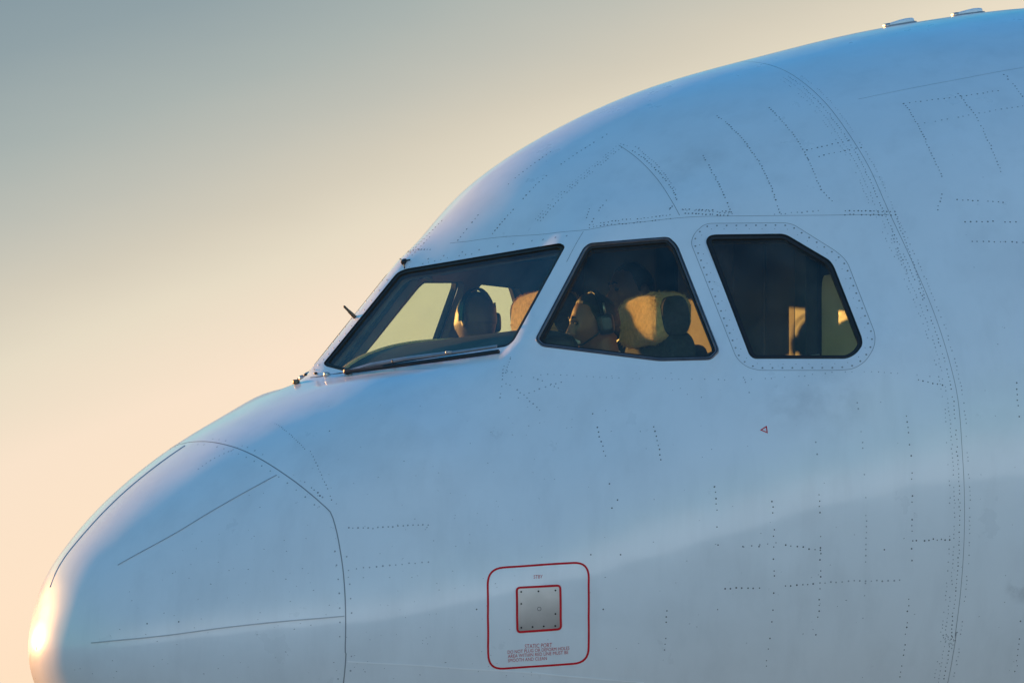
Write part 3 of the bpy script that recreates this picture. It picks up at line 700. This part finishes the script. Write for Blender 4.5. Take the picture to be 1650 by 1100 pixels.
def person(seat,headc,yaw,pitch,skin,top,label,hairmode=None,roll=0):
    x,y,z=seat; t=thing('person',seat,label,'person','flight crew')
    hc=np.array(headc); R=rotm(yaw,pitch,roll); S=np.array(seat,float)
    hv=HS[0]@R.T+hc; body=[(hv,HS[1])]
    for s in (-1,1): body.append(superell(hc+R@np.array([.012,s*.078,-.008]),(.020,.009,.032),.8,.8,16,12,R@rotm(s*.35,.15)))
    nb=hc+np.array([.060,0,-.185]); body.append(capsule(hc+R@np.array([.022,0,-.06]),nb,.056,.064,20))
    ch=nb+np.array([.02,0,-.16]); ab=np.array([x+.04,y,z+.22]); pv=np.array([x+.02,y,z+.10])
    sh=[nb+np.array([.015,s*.175,-.055]) for s in (-1,1)]
    tor=[capsule(sh[0],sh[1],.062,.062,18),capsule(nb,ch,.055,.10,20),superell((ch+nb)/2+(0,0,-.06),(.105,.165,.17),.8,.8,28,20),superell((ch+ab)/2,(.115,.155,.17),.85,.85,28,20),superell(ab,(.115,.15,.14),.85,.85,28,20),superell(pv,(.13,.175,.105),.8,.8,28,18)]
    arms=[];hands=[];fore=[];legs=[];feet=[]
    for s,p in zip((-1,1),sh):
        el=np.array([p[0]-.07,p[1]+s*.055,p[2]-.27]); wr=np.array([el[0]-.21,y+s*.17,z+.225])
        arms.append(capsule(p,el,.052,.041,16)); fore.append(capsule(el,wr,.040,.027,16)); hands+=hand(wr,np.array([-1,-s*.25,-.22]),np.array([0,0,1.]),-s)
        hp=pv+(-.02,s*.09,-.01); kn=np.array([x-.44,y+s*.13,z+.10]); an=np.array([x-.50,y+s*.12,z-.31])
        legs.append(capsule(hp,kn,.085,.060,18)); legs.append(capsule(kn,an,.058,.040,18)); feet.append((an,s))
    foot=[capsule(a+(0.03,0,-.045),a+(-.17,s*.02,-.062),.040,.030,14) for a,s in feet]
    V,F=remeshed(body+tor+arms+fore+hands+legs+foot,.0042,2,.3)
    b=mk('body',V,F,skin,t,smooth=True)
    fat=lambda parts,k:[(np.asarray(v)+(np.asarray(v)-np.mean(v,0))/(np.linalg.norm(np.asarray(v)-np.mean(v,0),axis=1,keepdims=True)+1e-9)*k,f) for v,f in parts]
    col=[capsule(nb+(0,0,.028),nb+(0.005,0,-.06),.070,.085,22)]
    slv=[capsule(p,p+(np.array([p[0]-.07,p[1]+s*.055,p[2]-.27])-p)*(.62 if top=='shirt' else 1),.064,.058,16) for s,p in zip((-1,1),sh)]
    if top!='shirt': slv+=[capsule(np.array([p[0]-.07,p[1]+s*.055,p[2]-.27]),np.array([p[0]-.27,y+s*.17,z+.225]),.050,.036,16) for s,p in zip((-1,1),sh)]
    V,F=remeshed(fat(tor[:5],.014)+slv+col,.009,5); mk('shirt' if top=='shirt' else 'jacket',V,F,top,b,smooth=True)
    V,F=remeshed(fat(tor[5:],.012)+[capsule(pv+(-.02,s*.09,-.01),(x-.44,y+s*.13,z+.10),.098,.074,18) for s in (-1,1)]+[capsule((x-.44,y+s*.13,z+.10),(x-.50,y+s*.12,z-.29),.074,.060,18) for s in (-1,1)],.012,4); mk('trousers',V,F,'trousers',b,smooth=True)
    for a,s in feet:
        V,F=remeshed([capsule(a+(0.035,0,-.048),a+(-.18,s*.02,-.064),.048,.038,14)],.01,2); mk('shoe',V,F,'shoe',b,smooth=True)
    for s in (-1,1):
        f=lambda az,el,h: hc+R@(np.array([-math.cos(math.radians(el))*math.cos(math.radians(az))*.097,math.cos(math.radians(el))*math.sin(math.radians(az))*.076,math.sin(math.radians(el))*.118])*(1+h))
        mk('eyebrow',*tube([f(s*8,14,.07),f(s*16,17,.075),f(s*27,14.5,.05)],[.0032,.0042,.002],8),'hair',b,smooth=True)
        mk('eye',*superell(f(s*18,5,-.10),(.010,.012,.007),.8,.8,14,8,R),'hair',b,smooth=True)
    if hairmode:
        V,F=headsurf(mode=hairmode); V=V+V/np.linalg.norm(V,axis=1,keepdims=True)*noisev(V,.002,120,9)[:,None]; mk('hair',V@R.T+hc,F,'hair',b,smooth=True)
    return t,hc,R
def headset(hc,R,label,boom=-1,cups=(-1,1)):
    t=thing('headset',tuple(hc+R@np.array([.01,0,-.02])),label,'headset','crew headsets')
    L=lambda p: hc+R@np.array(p)
    P=[L((.012+0,.092*math.cos(a),-.005+.131*math.sin(a))) for a in np.linspace(-.05,math.pi+.05,40)]
    V=[];F=[]
    for k,p in enumerate(P):
        a=np.linspace(-.05,math.pi+.05,40)[k]; o=R@np.array([0,math.cos(a),math.sin(a)]); f=R@np.array([1.,0,0])
        V+=[p-f*.012,p+f*.012,p+f*.012+o*.006,p-f*.012+o*.006]
    for k in range(39):
        for q in range(4): F.append((4*k+q,4*k+(q+1)%4,4*k+4+(q+1)%4,4*k+4+q))
    F+=[(3,2,1,0),(156,157,158,159)]
    mk('headband',V,F,'black',t)
    for s in cups:
        c=mk('ear_cup',*superell(L((.012,s*.094,-.010)),(.036,.020,.042),.5,.9,24,14,R),'black',t,smooth=True)
        mk('cup_trim',*superell(L((.012,s*.112,-.010)),(.020,.005,.024),.5,.9,20,10,R),'panel',c,smooth=True)
        mk('slider',*tube([L((.012,s*.104,.030)),L((.012,s*.100,.075))],.005,8),'steel',t,smooth=True)
    P=[L(p) for p in ((.0,boom*.105,-.025),(-.045,boom*.098,-.055),(-.085,boom*.070,-.078),(-.108,boom*.035,-.082))]
    b=mk('microphone_boom',*tube(P,.0035,8),'black',t,smooth=True); mk('microphone',*superell(P[-1],(.010,.013,.010),.8,.8,12,8),'black',b,smooth=True)
ct,hc,R=person((2.22,-.52,FL+.465),(2.185,-.52,1.312),math.radians(-6),math.radians(-8),'skin_a','shirt','pilot in white shirt and headset, face sunlit in profile, behind the side window',dict(recede=14,thick=.006))
headset(hc,R,'black headset with boom microphone on the sunlit pilot behind the side window')
ft,hc,R=person((2.18,.53,FL+.465),(2.148,.53,1.398),math.radians(-72),math.radians(-3),'skin_b','shirt','shaven-headed pilot turned away, seen through the slanted windscreen',None)
headset(hc,R,'black single-sided headset over the shaven head seen through the slanted windscreen',1,(1,))
# fold-down observer seat and its occupant
t=thing('observer_seat',(2.76,.06,FL),'dark folding observer seat in front of the cockpit door','seat')
mk('pedestal',*boxm((2.78,.06,FL+.24),(.10,.30,.48)),'panel',t); mk('seat_cushion',*superell((2.72,.06,FL+.49),(.19,.20,.04),.3,.3,28,12),'seatcloth',t,smooth=True); mk('backrest',*superell((2.87,.06,FL+.78),(.04,.2,.30),.3,.3,28,14),'seatcloth',t,smooth=True)
person((2.70,.06,FL+.525),(2.640,.06,1.500),math.radians(5),math.radians(-4),'skin_c','jacket','dark-jacketed observer with close-cropped hair sitting behind the two pilots',dict(recede=6,thick=.003))
# ================================================================ small things on the skin
def disc_batch(ij,r,h=.0006,n=7,asp=None):
    ij=np.atleast_2d(ij); P=SF.pos(ij[:,0],ij[:,1]); N=SF.nrm(ij[:,0],ij[:,1]); r=np.broadcast_to(r,(len(ij),)); V=[];F=[]
    for k in range(len(ij)):
        _,u,v=frame_of(N[k]); a0=rng.uniform(0,6.28); q=len(V)
        for m_ in range(n):
            a=a0+2*math.pi*m_/n; V.append(P[k]+r[k]*(u*math.cos(a)+v*math.sin(a))+N[k]*.0001)
        for m_ in range(n):
            a=a0+2*math.pi*m_/n; V.append(P[k]+.7*r[k]*(u*math.cos(a)+v*math.sin(a))+N[k]*h)
        for m_ in range(n): F.append((q+m_,q+(m_+1)%n,q+n+(m_+1)%n,q+n+m_))
        F.append(tuple(q+n+m_ for m_ in range(n)))
    return V,F
RV={'d':[], 'f':[]}
def row(px,sp,kind='d',r=.0030,skip=.06,off=0.0,ij=None,jit=.0012,both=True):
    """rivets along a pixel polyline, sp = spacing in metres"""
    a=smoothpts(SF.hit(px),6) if ij is None else ij
    if off: a=side_off(resample(a,.03),off)
    a=resample(a,sp); keep=rng.random(len(a))>skip; a=a[keep]
    a=a+rng.normal(size=a.shape)*jit/.018
    a[:,0]=np.clip(a[:,0],1,NXG-2); a[:,1]=np.clip(a[:,1],0.2,NVG-1.2)
    rr=1.1*r*rng.uniform(.75,1.2,len(a)); RV[kind].append((a,rr))
R_=row
R_([(1156,187),(1191,218),(1216,251),(1235,284),(1256,342)],.017)
R_([(1236,171),(1260,195),(1285,226),(1304,262),(1322,302),(1340,324)],.019)
R_([(1133,251),(1155,291),(1178,342)],.018)
R_([(1300,242),(1367,227)],.022); R_([(1302,256),(1387,238)],.022)
ring=SEAMS[1]; rs=ring[(ring[:,1]>30)&(ring[:,1]<NVG-40)]
Pr=SF.pos(rs[:,0],rs[:,1]); sgn=1 if (side_off(rs[:4],.02)[0,0]>rs[0,0]) else -1
for o,k,sk in ((-.020,'d',.10),(-.042,'f',.12),(-.060,'f',.5),(.022,'f',.3)): R_(None,.0165,k,.0023,sk,sgn*o,ij=rs)
R_([(1457,167),(1482,207),(1500,247),(1518,284)],.018,r=.0029); R_([(1518,313),(1511,338)],.02)
R_([(1457,167),(1544,156),(1609,146)],.024); R_([(1544,151),(1573,189),(1595,233),(1613,276)],.019,r=.0028)
R_([(1489,198),(1544,189),(1648,171)],.024,'f'); R_([(1618,120),(1648,156)],.02)
for a,b in (((1542,322),(1617,326)),((1555,357),(1637,358)),((1566,389),(1648,391))): R_([a,b],.022)
R_([(1100,337),(1180,342)],.014,skip=.2); R_([(1104,344),(1178,348)],.014,skip=.2)
R_([(1249,346),(1318,340)],.02,'f'); R_([(1362,340),(1442,341)],.016); R_([(1362,346),(1442,347)],.016)
R_([(1445,352),(1470,420),(1490,480)],.016,'f'); R_([(1437,380),(1462,440)],.016,'f')
R_([(657,411),(706,357)],.018,jit=.0005); R_([(664,411),(697,377)],.018,jit=.0005); R_([(662,405),(693,402)],.017,jit=.0005)
R_([(738,387),(770,347)],.020); R_([(793,377),(827,338)],.016); R_([(843,320),(880,283)],.020); R_([(813,303),(887,245)],.022); R_([(897,270),(977,217)],.024)
for o in (-.015,0,.015): R_([(867,355),(905,313),(950,276),(997,237)],.017,'d' if o<=0 else 'f',.0023,.15,o)
R_([(953,357),(977,323)],.017,r=.003); R_([(945,350),(950,337)],.018)
for dy in (0,6): R_([(950,363+dy*.6),(1010,354+dy),(1080,346+dy)],.0145,r=.0025,skip=.1)
R_([(1078,338),(1085,330)],.012); R_([(1095,338),(1180,344)],.016,'f')
R_([(1020,243),(1052,268),(1080,300),(1090,322)],.016); R_([(1028,240),(1062,270),(1088,305)],.017,'f',skip=.3)
R_([(1000,232),(1030,238)],.02,'f')
R_([(660,430),(700,421),(760,409)],.03,'f'); 
R_([(830,607),(1000,609),(1250,609),(1540,612)],.026,'f',.0021,.35); R_([(1480,612),(1518,620)],.02)
R_([(1054,687),(1065,740)],.022,r=.0029,skip=0); R_([(955,666),(975,734)],.022,r=.0028,skip=.1)
for pl,sk,k in (([(1075,965),(1071,1046)],.25,'d'),([(1151,784),(1157,868),(1158,907),(1157,940),(1155,1000)],.55,'d'),([(1244,807),(1246,840),(1247,900),(1248,936),(1244,990),(1238,1040),(1232,1090)],.45,'d'),
  ([(1318,760),(1321,830),(1322,870),(1321,960),(1315,1030)],.5,'d'),([(1392,755),(1396,845),(1393,960),(1388,1040)],.5,'f'),([(1460,670),(1469,760),(1470,830),(1470,870),(1468,935),(1463,985),(1458,1040),(1450,1090)],.4,'d'),
  ([(1637,618),(1643,680)],.2,'d'),([(1645,1000),(1635,1090)],.2,'d'),([(1130,640),(1150,740)],.5,'f'),([(1195,600),(1210,640)],.3,'f'),([(1300,640),(1318,740)],.6,'f'),([(1380,640),(1392,740)],.6,'f')): R_(pl,.0225,k,.0028,sk)
for pl,sp,k in (([(1266,878),(1322,886)],.022,'d'),([(1168,947),(1223,947)],.022,'d'),([(1266,944),(1311,940)],.024,'d'),([(1311,940),(1450,935)],.024,'f'),([(1470,871),(1530,869)],.017,'d'),([(1198,880),(1250,874)],.03,'f')): R_(pl,sp,k)
R_([(443,682),(470,702),(491,723)],.016,'d',.0021); R_([(500,727),(518,765),(534,805)],.018,'d',.0021); R_([(561,850),(600,850),(690,845)],.02,'f'); R_([(575,915),(690,905)],.025,'f')
R_([(320,755),(345,738),(390,718)],.02,'f'); R_([(502,785),(520,803)],.018,'d',.003)
rad=SEAMS[0]; rd=rad[(rad[:,1]>8)&(rad[:,1]<NVG-30)]
for o in (-.022,.022): R_(None,.055,'f',.003,.25,o,ij=rd)
R_([(815,600),(823,575)],.014,'f'); R_([(812,590),(806,640)],.018,'f',skip=.3); R_([(818,598),(900,625)],.02,'f',skip=.3); R_([(835,640),(905,615)],.022,'f',skip=.3); R_([(805,610),(870,660)],.02,'f',skip=.5)
for p in ((982,779),(986,818),(995,805),(1151,784),(952,893),(1000,893),(1425,885),(1197,880),(1223,880),(768,981),(972,981),(531,694),(237,1004),(288,1001)):
    RV['d'].append((SF.hit([p]),np.array([.0032])))
for k,nm,mm in (('d','rivets','rivet'),('f','painted_rivets','rivet2')):
    a=np.vstack([q[0] for q in RV[k]]); r=np.concatenate([q[1] for q in RV[k]]); V,F=disc_batch(a,r); V=np.array(V); n=len(V)
    mk(nm,np.vstack([V,V*MIR]),list(F)+[tuple(x+n for x in reversed(f)) for f in F],mm,jet,kind='stuff')
# chips and insect marks
def chips():
    V=[];F=[]
    for _ in range(520):
        x=rng.uniform(140,1640); y=rng.uniform(250,1095)
        if rng.random()<.45: x=rng.uniform(120,900); y=rng.uniform(640,1095)
        if x<560 and y<1090-.95*(x-60): continue
        if y<600 and x<1420: continue
        ij=SF.hit([(x,y)]); P=SF.pos(ij[:,0],ij[:,1])[0]
        if np.linalg.norm(proj(P)-(x,y))>3: continue
        N=SF.nrm(ij[:,0],ij[:,1])[0]; _,u,v=frame_of(N); L=rng.uniform(.0012,.0045); w=rng.uniform(.0006,.0014); a=rng.normal()*.35; d=u*math.cos(a)+v*math.sin(a); e=np.cross(N,d)
        k=len(V); n=6
        for m_ in range(n): t=2*math.pi*m_/n; V.append(P+d*L*math.cos(t)*rng.uniform(.6,1.1)+e*w*math.sin(t)+N*.0004)
        F.append(tuple(k+m_ for m_ in range(n)))
    mk('paint_chips',V,F,'chip',jet,kind='stuff')
chips()
def band(ij,hw,h,base=-.001,closed=False):
    L=side_off(ij,hw,closed); Rr=side_off(ij,-hw,closed); f=lambda a,o: SF.pos(a[:,0],a[:,1])+SF.nrm(a[:,0],a[:,1])*o
    l0,l1,r1,r0=f(L,base),f(L,h),f(Rr,h),f(Rr,base); n=len(ij); V=np.vstack([l0,l1,r1,r0]); F=[]
    for q in range(n if closed else n-1):
        p=(q+1)%n
        for a in range(3): F.append((a*n+q,a*n+p,(a+1)*n+p,(a+1)*n+q))
    if not closed: F+=[(0,n,2*n,3*n),(n-1,4*n-1,3*n-1,2*n-1)]
    return V,F
def both_sides(name,V,F,m,parent,**k):
    mk(name,V,F,m,parent,**k); mk(name,np.asarray(V)*MIR,flip(F),m,parent,**k)
# lightning diverter strips on the radome
for px,hw in (([(303,716),(270,738),(225,774),(180,814),(140,859),(108,905),(83,955)],.0026),([(446,765),(400,790),(340,824),(270,866),(190,910)],.0017),([(555,992),(450,1001),(350,1012),(260,1024),(147,1035)],.0020)):
    ij=resample(smoothpts(SF.hit(px),6),.03)
    if px[0][0]==303:      # this one runs along the centre line
        V,F=tube([SF.pos(iofx(x_),0.0)+SF.nrm(iofx(x_),0.0)*.0005 for x_ in np.linspace(.055,.625,30)],.0030,6); mk('diverter_strip',V,F,'strip',jet)
        continue
    both_sides('diverter_strip',*band(ij,hw,.0022),'strip',jet)
ij=resample(smoothpts(SF.hit([(560,1065),(700,1073),(850,1083),(1000,1096)]),6),.03); ij=np.vstack([ij,ij[-1]+(ij[-1]-ij[-2])*3]); both_sides('seam_highlight',*band(ij,.0020,.0012),'light',jet)  # highlight along the lower seam, put in as a pale raised strip
# rubber line along the foot of the windscreen
ij=resample(smoothpts(SF.hit([(497,609),(525,605),(560,600),(620,592),(700,580),(760,573)]),6),.02); both_sides('windscreen_foot_seal',*band(ij,.0022,.002),'wiper',jet)
# screws round the fixed side window and over the windscreen
sc=[]
for d_,sp in ((.0215,None),):
    a=np.vstack([PLATEIJ,PLATEIJ[:1]]); a=side_off(a,.012 if inpoly(side_off(PLATEIJ,.012,True)[0],PLATEIJ) else -.012); sc.append(resample(a,.0385))
a=np.vstack([PLATEIJ,PLATEIJ[:1]]); a2=side_off(a,.030 if inpoly(side_off(PLATEIJ,.012,True)[0],PLATEIJ) else -.030)
V,F=disc_batch(np.vstack(sc),.0040,.0008,9); V=np.array(V)
V2,F2=disc_batch(resample(a2,.05),.0019,.0006,7); F=list(F)+[tuple(x+len(V) for x in f) for f in F2]; V=np.vstack([V,V2])
both_sides('plate_screws',V,F,'screw',jet,kind='stuff')
V,F=disc_batch(SF.hit([(690,417),(715,412),(745,406),(772,402.5),(802,397),(827,393),(857,388),(875,386),(895,382.5),(913,380)]),.0042,.0008,9); both_sides('windscreen_screws',V,F,'rivet2',jet,kind='stuff')
pj=[]
for x_ in np.linspace(1.19,1.55,13):
    i_=iofx(x_); jj=np.linspace(0,40,200); k_=np.argmin(np.abs(SF.pos(np.full(200,i_),jj)[:,1]+.026)); pj.append((i_,jj[k_]))
V,F=disc_batch(np.array(pj),.0034,.0010,9); both_sides('centre_post_screws',V,F,'screw',jet,kind='stuff')
# ---------------------------------------------------------------- static port with its red markings and lettering
QX=np.linspace(770,965,5); QY=np.linspace(895,1090,5); QIJ=np.array([[SF.hit([(x,y)])[0] for y in QY] for x in QX])
def loc(px):
    px=np.atleast_2d(px); a=np.clip((px[:,0]-770)/195*4,0,3.999); b=np.clip((px[:,1]-895)/195*4,0,3.999); i=a.astype(int); j=b.astype(int); f=(a-i)[:,None]; g=(b-j)[:,None]
    return QIJ[i,j]*(1-f)*(1-g)+QIJ[i+1,j]*f*(1-g)+QIJ[i,j+1]*(1-f)*g+QIJ[i+1,j+1]*f*g
def onskin(px,h): q=loc(px); return SF.pos(q[:,0],q[:,1])+SF.nrm(q[:,0],q[:,1])*h
def rrect(c,r,n=8): return dens(fillet(c,r,n),4)
PO=rrect([(833,946.5),(902.5,942.5),(903.5,1012.5),(834,1017.5)],5); pc=PO.mean(0)
_V=[onskin(PO,-.003)]+[onskin(pc+(PO-pc)*k_,.0011) for k_ in (1,.8,.6,.4,.2,.02)]; V,F=rings(_V); F=list(F)+[tuple(range(len(V)-len(PO),len(V)))]
sp=mk('static_port',V,F,'steel',jet,label='bare metal static port plate inside red outlines',smooth=False)
def ringpx(outer,inner,h): 
    A=onskin(outer,h); B=onskin(inner,h); return rings([A,B])
def shrink(P,d): return inset(P,d)
for c,r,wd_,h in (([(784.2,913.5),(950.2,903),(950.2,1068.2),(785.2,1079.8)],27,3.3,.0006),([(831,945),(904.5,940.6),(905.5,1014.3),(832,1019.8)],8,3.6,.0016)):
    o=rrect(c,r); V,F=ringpx(o,shrink(o,wd_),h); mk('red_outline',V,F,'red',sp)
for p in ((840,953.5),(867.5,952),(895,950.5),(840,972.5),(895,988.3),(840,1010.5),(858,1009.3),(876,1008.3),(894.5,1007.5)):
    _q=loc([p]); V,F=disc_batch(_q,.0044,.0026,9); mk('screw',V,F,'black',sp)
V,F=rings([onskin(np.array([(868.7+r_*math.cos(a),980.3+r_*math.sin(a)) for a in np.linspace(0,6.283,21)[:-1]]),.0015) for r_ in (3.4,2.5)]); mk('port_hole',V,F,'rivet',sp)
def lettering(body,x0,y0,x1,slope,cap,name='lettering'):
    cu=bpy.data.curves.new('t','FONT'); cu.body=body; cu.size=1; cu.offset=0.0; cu.resolution_u=3; ob=bpy.data.objects.new('t',cu); COL.objects.link(ob)
    dg=bpy.context.evaluated_depsgraph_get(); dg.update(); me=ob.evaluated_get(dg).to_mesh(); co=np.array([tuple(v.co) for v in me.vertices]); FF=[tuple(p.vertices) for p in me.polygons]
    ob.evaluated_get(dg).to_mesh_clear(); bpy.data.objects.remove(ob)
    sx=(x1-x0)/(co[:,0].max()-co[:,0].min()); u=(co[:,0]-co[:,0].min())*sx; v=co[:,1]/co[:,1].max()*cap
    mk(name,onskin(np.stack([x0+u,y0+slope*u-v],1),.0007),FF,'text',sp)
lettering('STBY',859.8,931.6,874.4,-.05,5.4)
lettering('STATIC PORT',846,1044.0,889.5,-.062,6.6)
lettering('DO NOT PLUG OR DEFORM HOLES',817.8,1052.6,917.4,-.068,5.3)
lettering('AREA WITHIN RED LINE MUST BE',818.2,1059.2,915.6,-.068,5.3)
lettering('SMOOTH AND CLEAN',818.2,1066.0,881.0,-.062,5.3)
def tri_mark():
    o=np.array([(1224.5,692.5),(1235.6,685.6),(1237.2,698.0)]); i=o+(o.mean(0)-o)*.42
    f=lambda p,h: (lambda q: SF.pos(q[:,0],q[:,1])+SF.nrm(q[:,0],q[:,1])*h)(SF.hit(p))
    V,F=rings([f(o,.0008),f(i,.0008)]); mk('red_triangle_marking',V,F,'red',jet)
tri_mark()
# ---------------------------------------------------------------- wipers, probe, nozzles, aerials
def sk(px,h):
    q=SF.hit([px]); return (SF.pos(q[:,0],q[:,1])+SF.nrm(q[:,0],q[:,1])*h)[0]
def flatbar(P,w,t,up_):
    V=[];F=[]; P=np.array(P); T=np.gradient(P,axis=0)
    for p,d in zip(P,T):
        d=d/np.linalg.norm(d); s=np.cross(d,up_); s/=np.linalg.norm(s); n=np.cross(s,d)
        V+=[p-s*w-n*t,p+s*w-n*t,p+s*w*.8+n*t,p-s*w*.8+n*t]
    for k in range(len(P)-1):
        for q in range(4): F.append((4*k+q,4*k+(q+1)%4,4*k+4+(q+1)%4,4*k+4+q))
    e=4*(len(P)-1); F+=[(3,2,1,0),(e,e+1,e+2,e+3)]; return np.array(V),F
n1_=WIN[0]['n']
for s in (1,-1):
    mm=np.array([1,s,1.]); fl=(lambda F:F) if s==1 else flip
    A=np.array([sk(p,h) for p,h in (((561,603),.012),((600,596),.024),((660,587),.028),((728,577.5),.026))])
    V,F=flatbar(A,.0075,.004,n1_); wp=mk('wiper',V*mm,fl(F),'arm',jet)
    B=np.array([sk(p,.016) for p in ((558,605),(620,597.5),(690,588),(760,578),(807,571))]); V,F=flatbar(B,.0055,.007,n1_); mk('blade',V*mm,fl(F),'wiper',wp)
    B2=np.array([sk(p,.026) for p in ((700,581.5),(760,573),(805,566))]); V,F=flatbar(B2,.006,.003,n1_); mk('blade_carrier',V*mm,fl(F),'arm',wp)
    V,F=superell(sk((728,578.5),.030),(.016,.008,.007),.5,.5,16,8); mk('clip',np.array(V)*mm,fl(F),'arm',wp,smooth=True)
    V,F=superell(sk((561,602.5),.012),(.015,.013,.012),.6,.6,16,10); mk('pivot',np.array(V)*mm,fl(F),'brass',wp,smooth=True)
    V,F=tube([sk((636,591),.0),sk((636,591),.03)],.005,8); mk('arm_spring',np.array(V)*mm,fl(F),'black',wp,smooth=True)
    V,F=superell(sk((527,605),.006),(.012,.010,.010),.6,.6,14,8); mk('spray_nozzle',np.array(V)*mm,fl(F),'steel',jet,smooth=True)
    V,F=superell(sk((509,602),.003),(.007,.007,.005),.6,.6,12,8); mk('drain_fitting',np.array(V)*mm,fl(F),'black',jet,smooth=True)
p0=at((477,614.5),0.0); mk('windscreen_washer',*superell(p0+(0,.0,-.002),(.014,.012,.010),.5,.6,16,10),'brass',jet,smooth=True)
b0=at((571,510),0); b1=at((553.5,492.5),0); d=b1-b0; pr=mk('ice_probe',*tube([b0-d*.15,b0+d*.05,b0+d*.5,b0+d*.55,b0+d*.93,b1],[.0085,.0085,.0065,.0055,.0050,.002],12),'brass',jet,smooth=True)
q0=sk((652,423),.0); nz=mk('rain_repellent_nozzle',*superell(q0+n1_*.006,(.014,.010,.009),.5,.6,16,10,rotm(.5,-.6)),'black',jet,smooth=True)
mk('nozzle_pipe',*tube([sk((643,419),.004),q0+n1_*.010,sk((662,420),.006)],.0030,8),'black',nz,smooth=True); mk('nozzle_stem',*tube([q0+n1_*.008,sk((653,434),.006)],.0022,6),'black',nz,smooth=True)
for px,L in (((1450,39.5),.066),((1560,19.5),.066)):
    c=at(px,0); i=iofx(c[0]); top=SF.pos(i,0.0); tn=SF.nrm(i,0.0); pit=math.atan2(-tn[0],tn[2])
    def wedge(p): p=np.array(p); tt=(p[0]/L+1)/2; p[2]*=.35+.65*min(1,tt*1.6)**.7; return p
    an=mk('blade_antenna',*superell(top+tn*.004,(L,.028,.019),.35,.55,32,14,rotm(0,-pit),wedge),'plate',jet,smooth=True)
    V,F=superell(top+tn*.001+np.array([-L*.0,0,0]),(L*1.12,.036,.006),.4,.5,28,8,rotm(0,-pit)); mk('base_plate',V,F,'seam',an,smooth=True)
    fr=top-np.array([L*.93,0,L*.93*math.tan(pit)])+tn*.006; mk('leading_edge',*superell(fr,(.014,.022,.010),.6,.6,16,8,rotm(0,-pit)),'steel',an,smooth=True)
# ---------------------------------------------------------------- undercarriage (below the frame): the hull stands on it
def wheel(c,r,w,par):
    V,F=tube([(c[0],c[1]-w/2,c[2]),(c[0],c[1]-w/2*.9,c[2]),(c[0],c[1]-w*.3,c[2]),(c[0],c[1]+w*.3,c[2]),(c[0],c[1]+w*.45,c[2]),(c[0],c[1]+w/2,c[2])],[r*.55,r*.88,r,r,r*.88,r*.55],36)
    o=mk('wheel',V,F,'tyre',par,smooth=True); V,F=tube([(c[0],c[1]-w*.46,c[2]),(c[0],c[1]+w*.46,c[2])],r*.5,24); mk('rim',V,F,'steel',o)
ng=mk('nose_gear',*tube([(5.05,0,-1.0),(5.0,0,-2.0),(4.98,0,-H+.39)],[.11,.09,.07],16),'steel',jet,smooth=True)
for s in (-1,1): wheel((4.98,s*.25,-H+.385),.39,.22,ng)
mk('axle',*tube([(4.98,-.25,-H+.385),(4.98,.25,-H+.385)],.05,12),'steel',ng,smooth=True)
for s in (-1,1):
    g=mk('main_gear',*tube([(17.7,s*1.7,-.6),(17.7,s*3.4,-1.2),(17.7,s*3.75,-H+.58)],[.2,.16,.12],16),'steel',jet,smooth=True)
    for q in (-.47,.47): wheel((17.7,s*3.75+q,-H+.575),.58,.42,g)
    mk('axle',*tube([(17.7,s*3.75-.47,-H+.575),(17.7,s*3.75+.47,-H+.575)],.08,12),'steel',g,smooth=True)
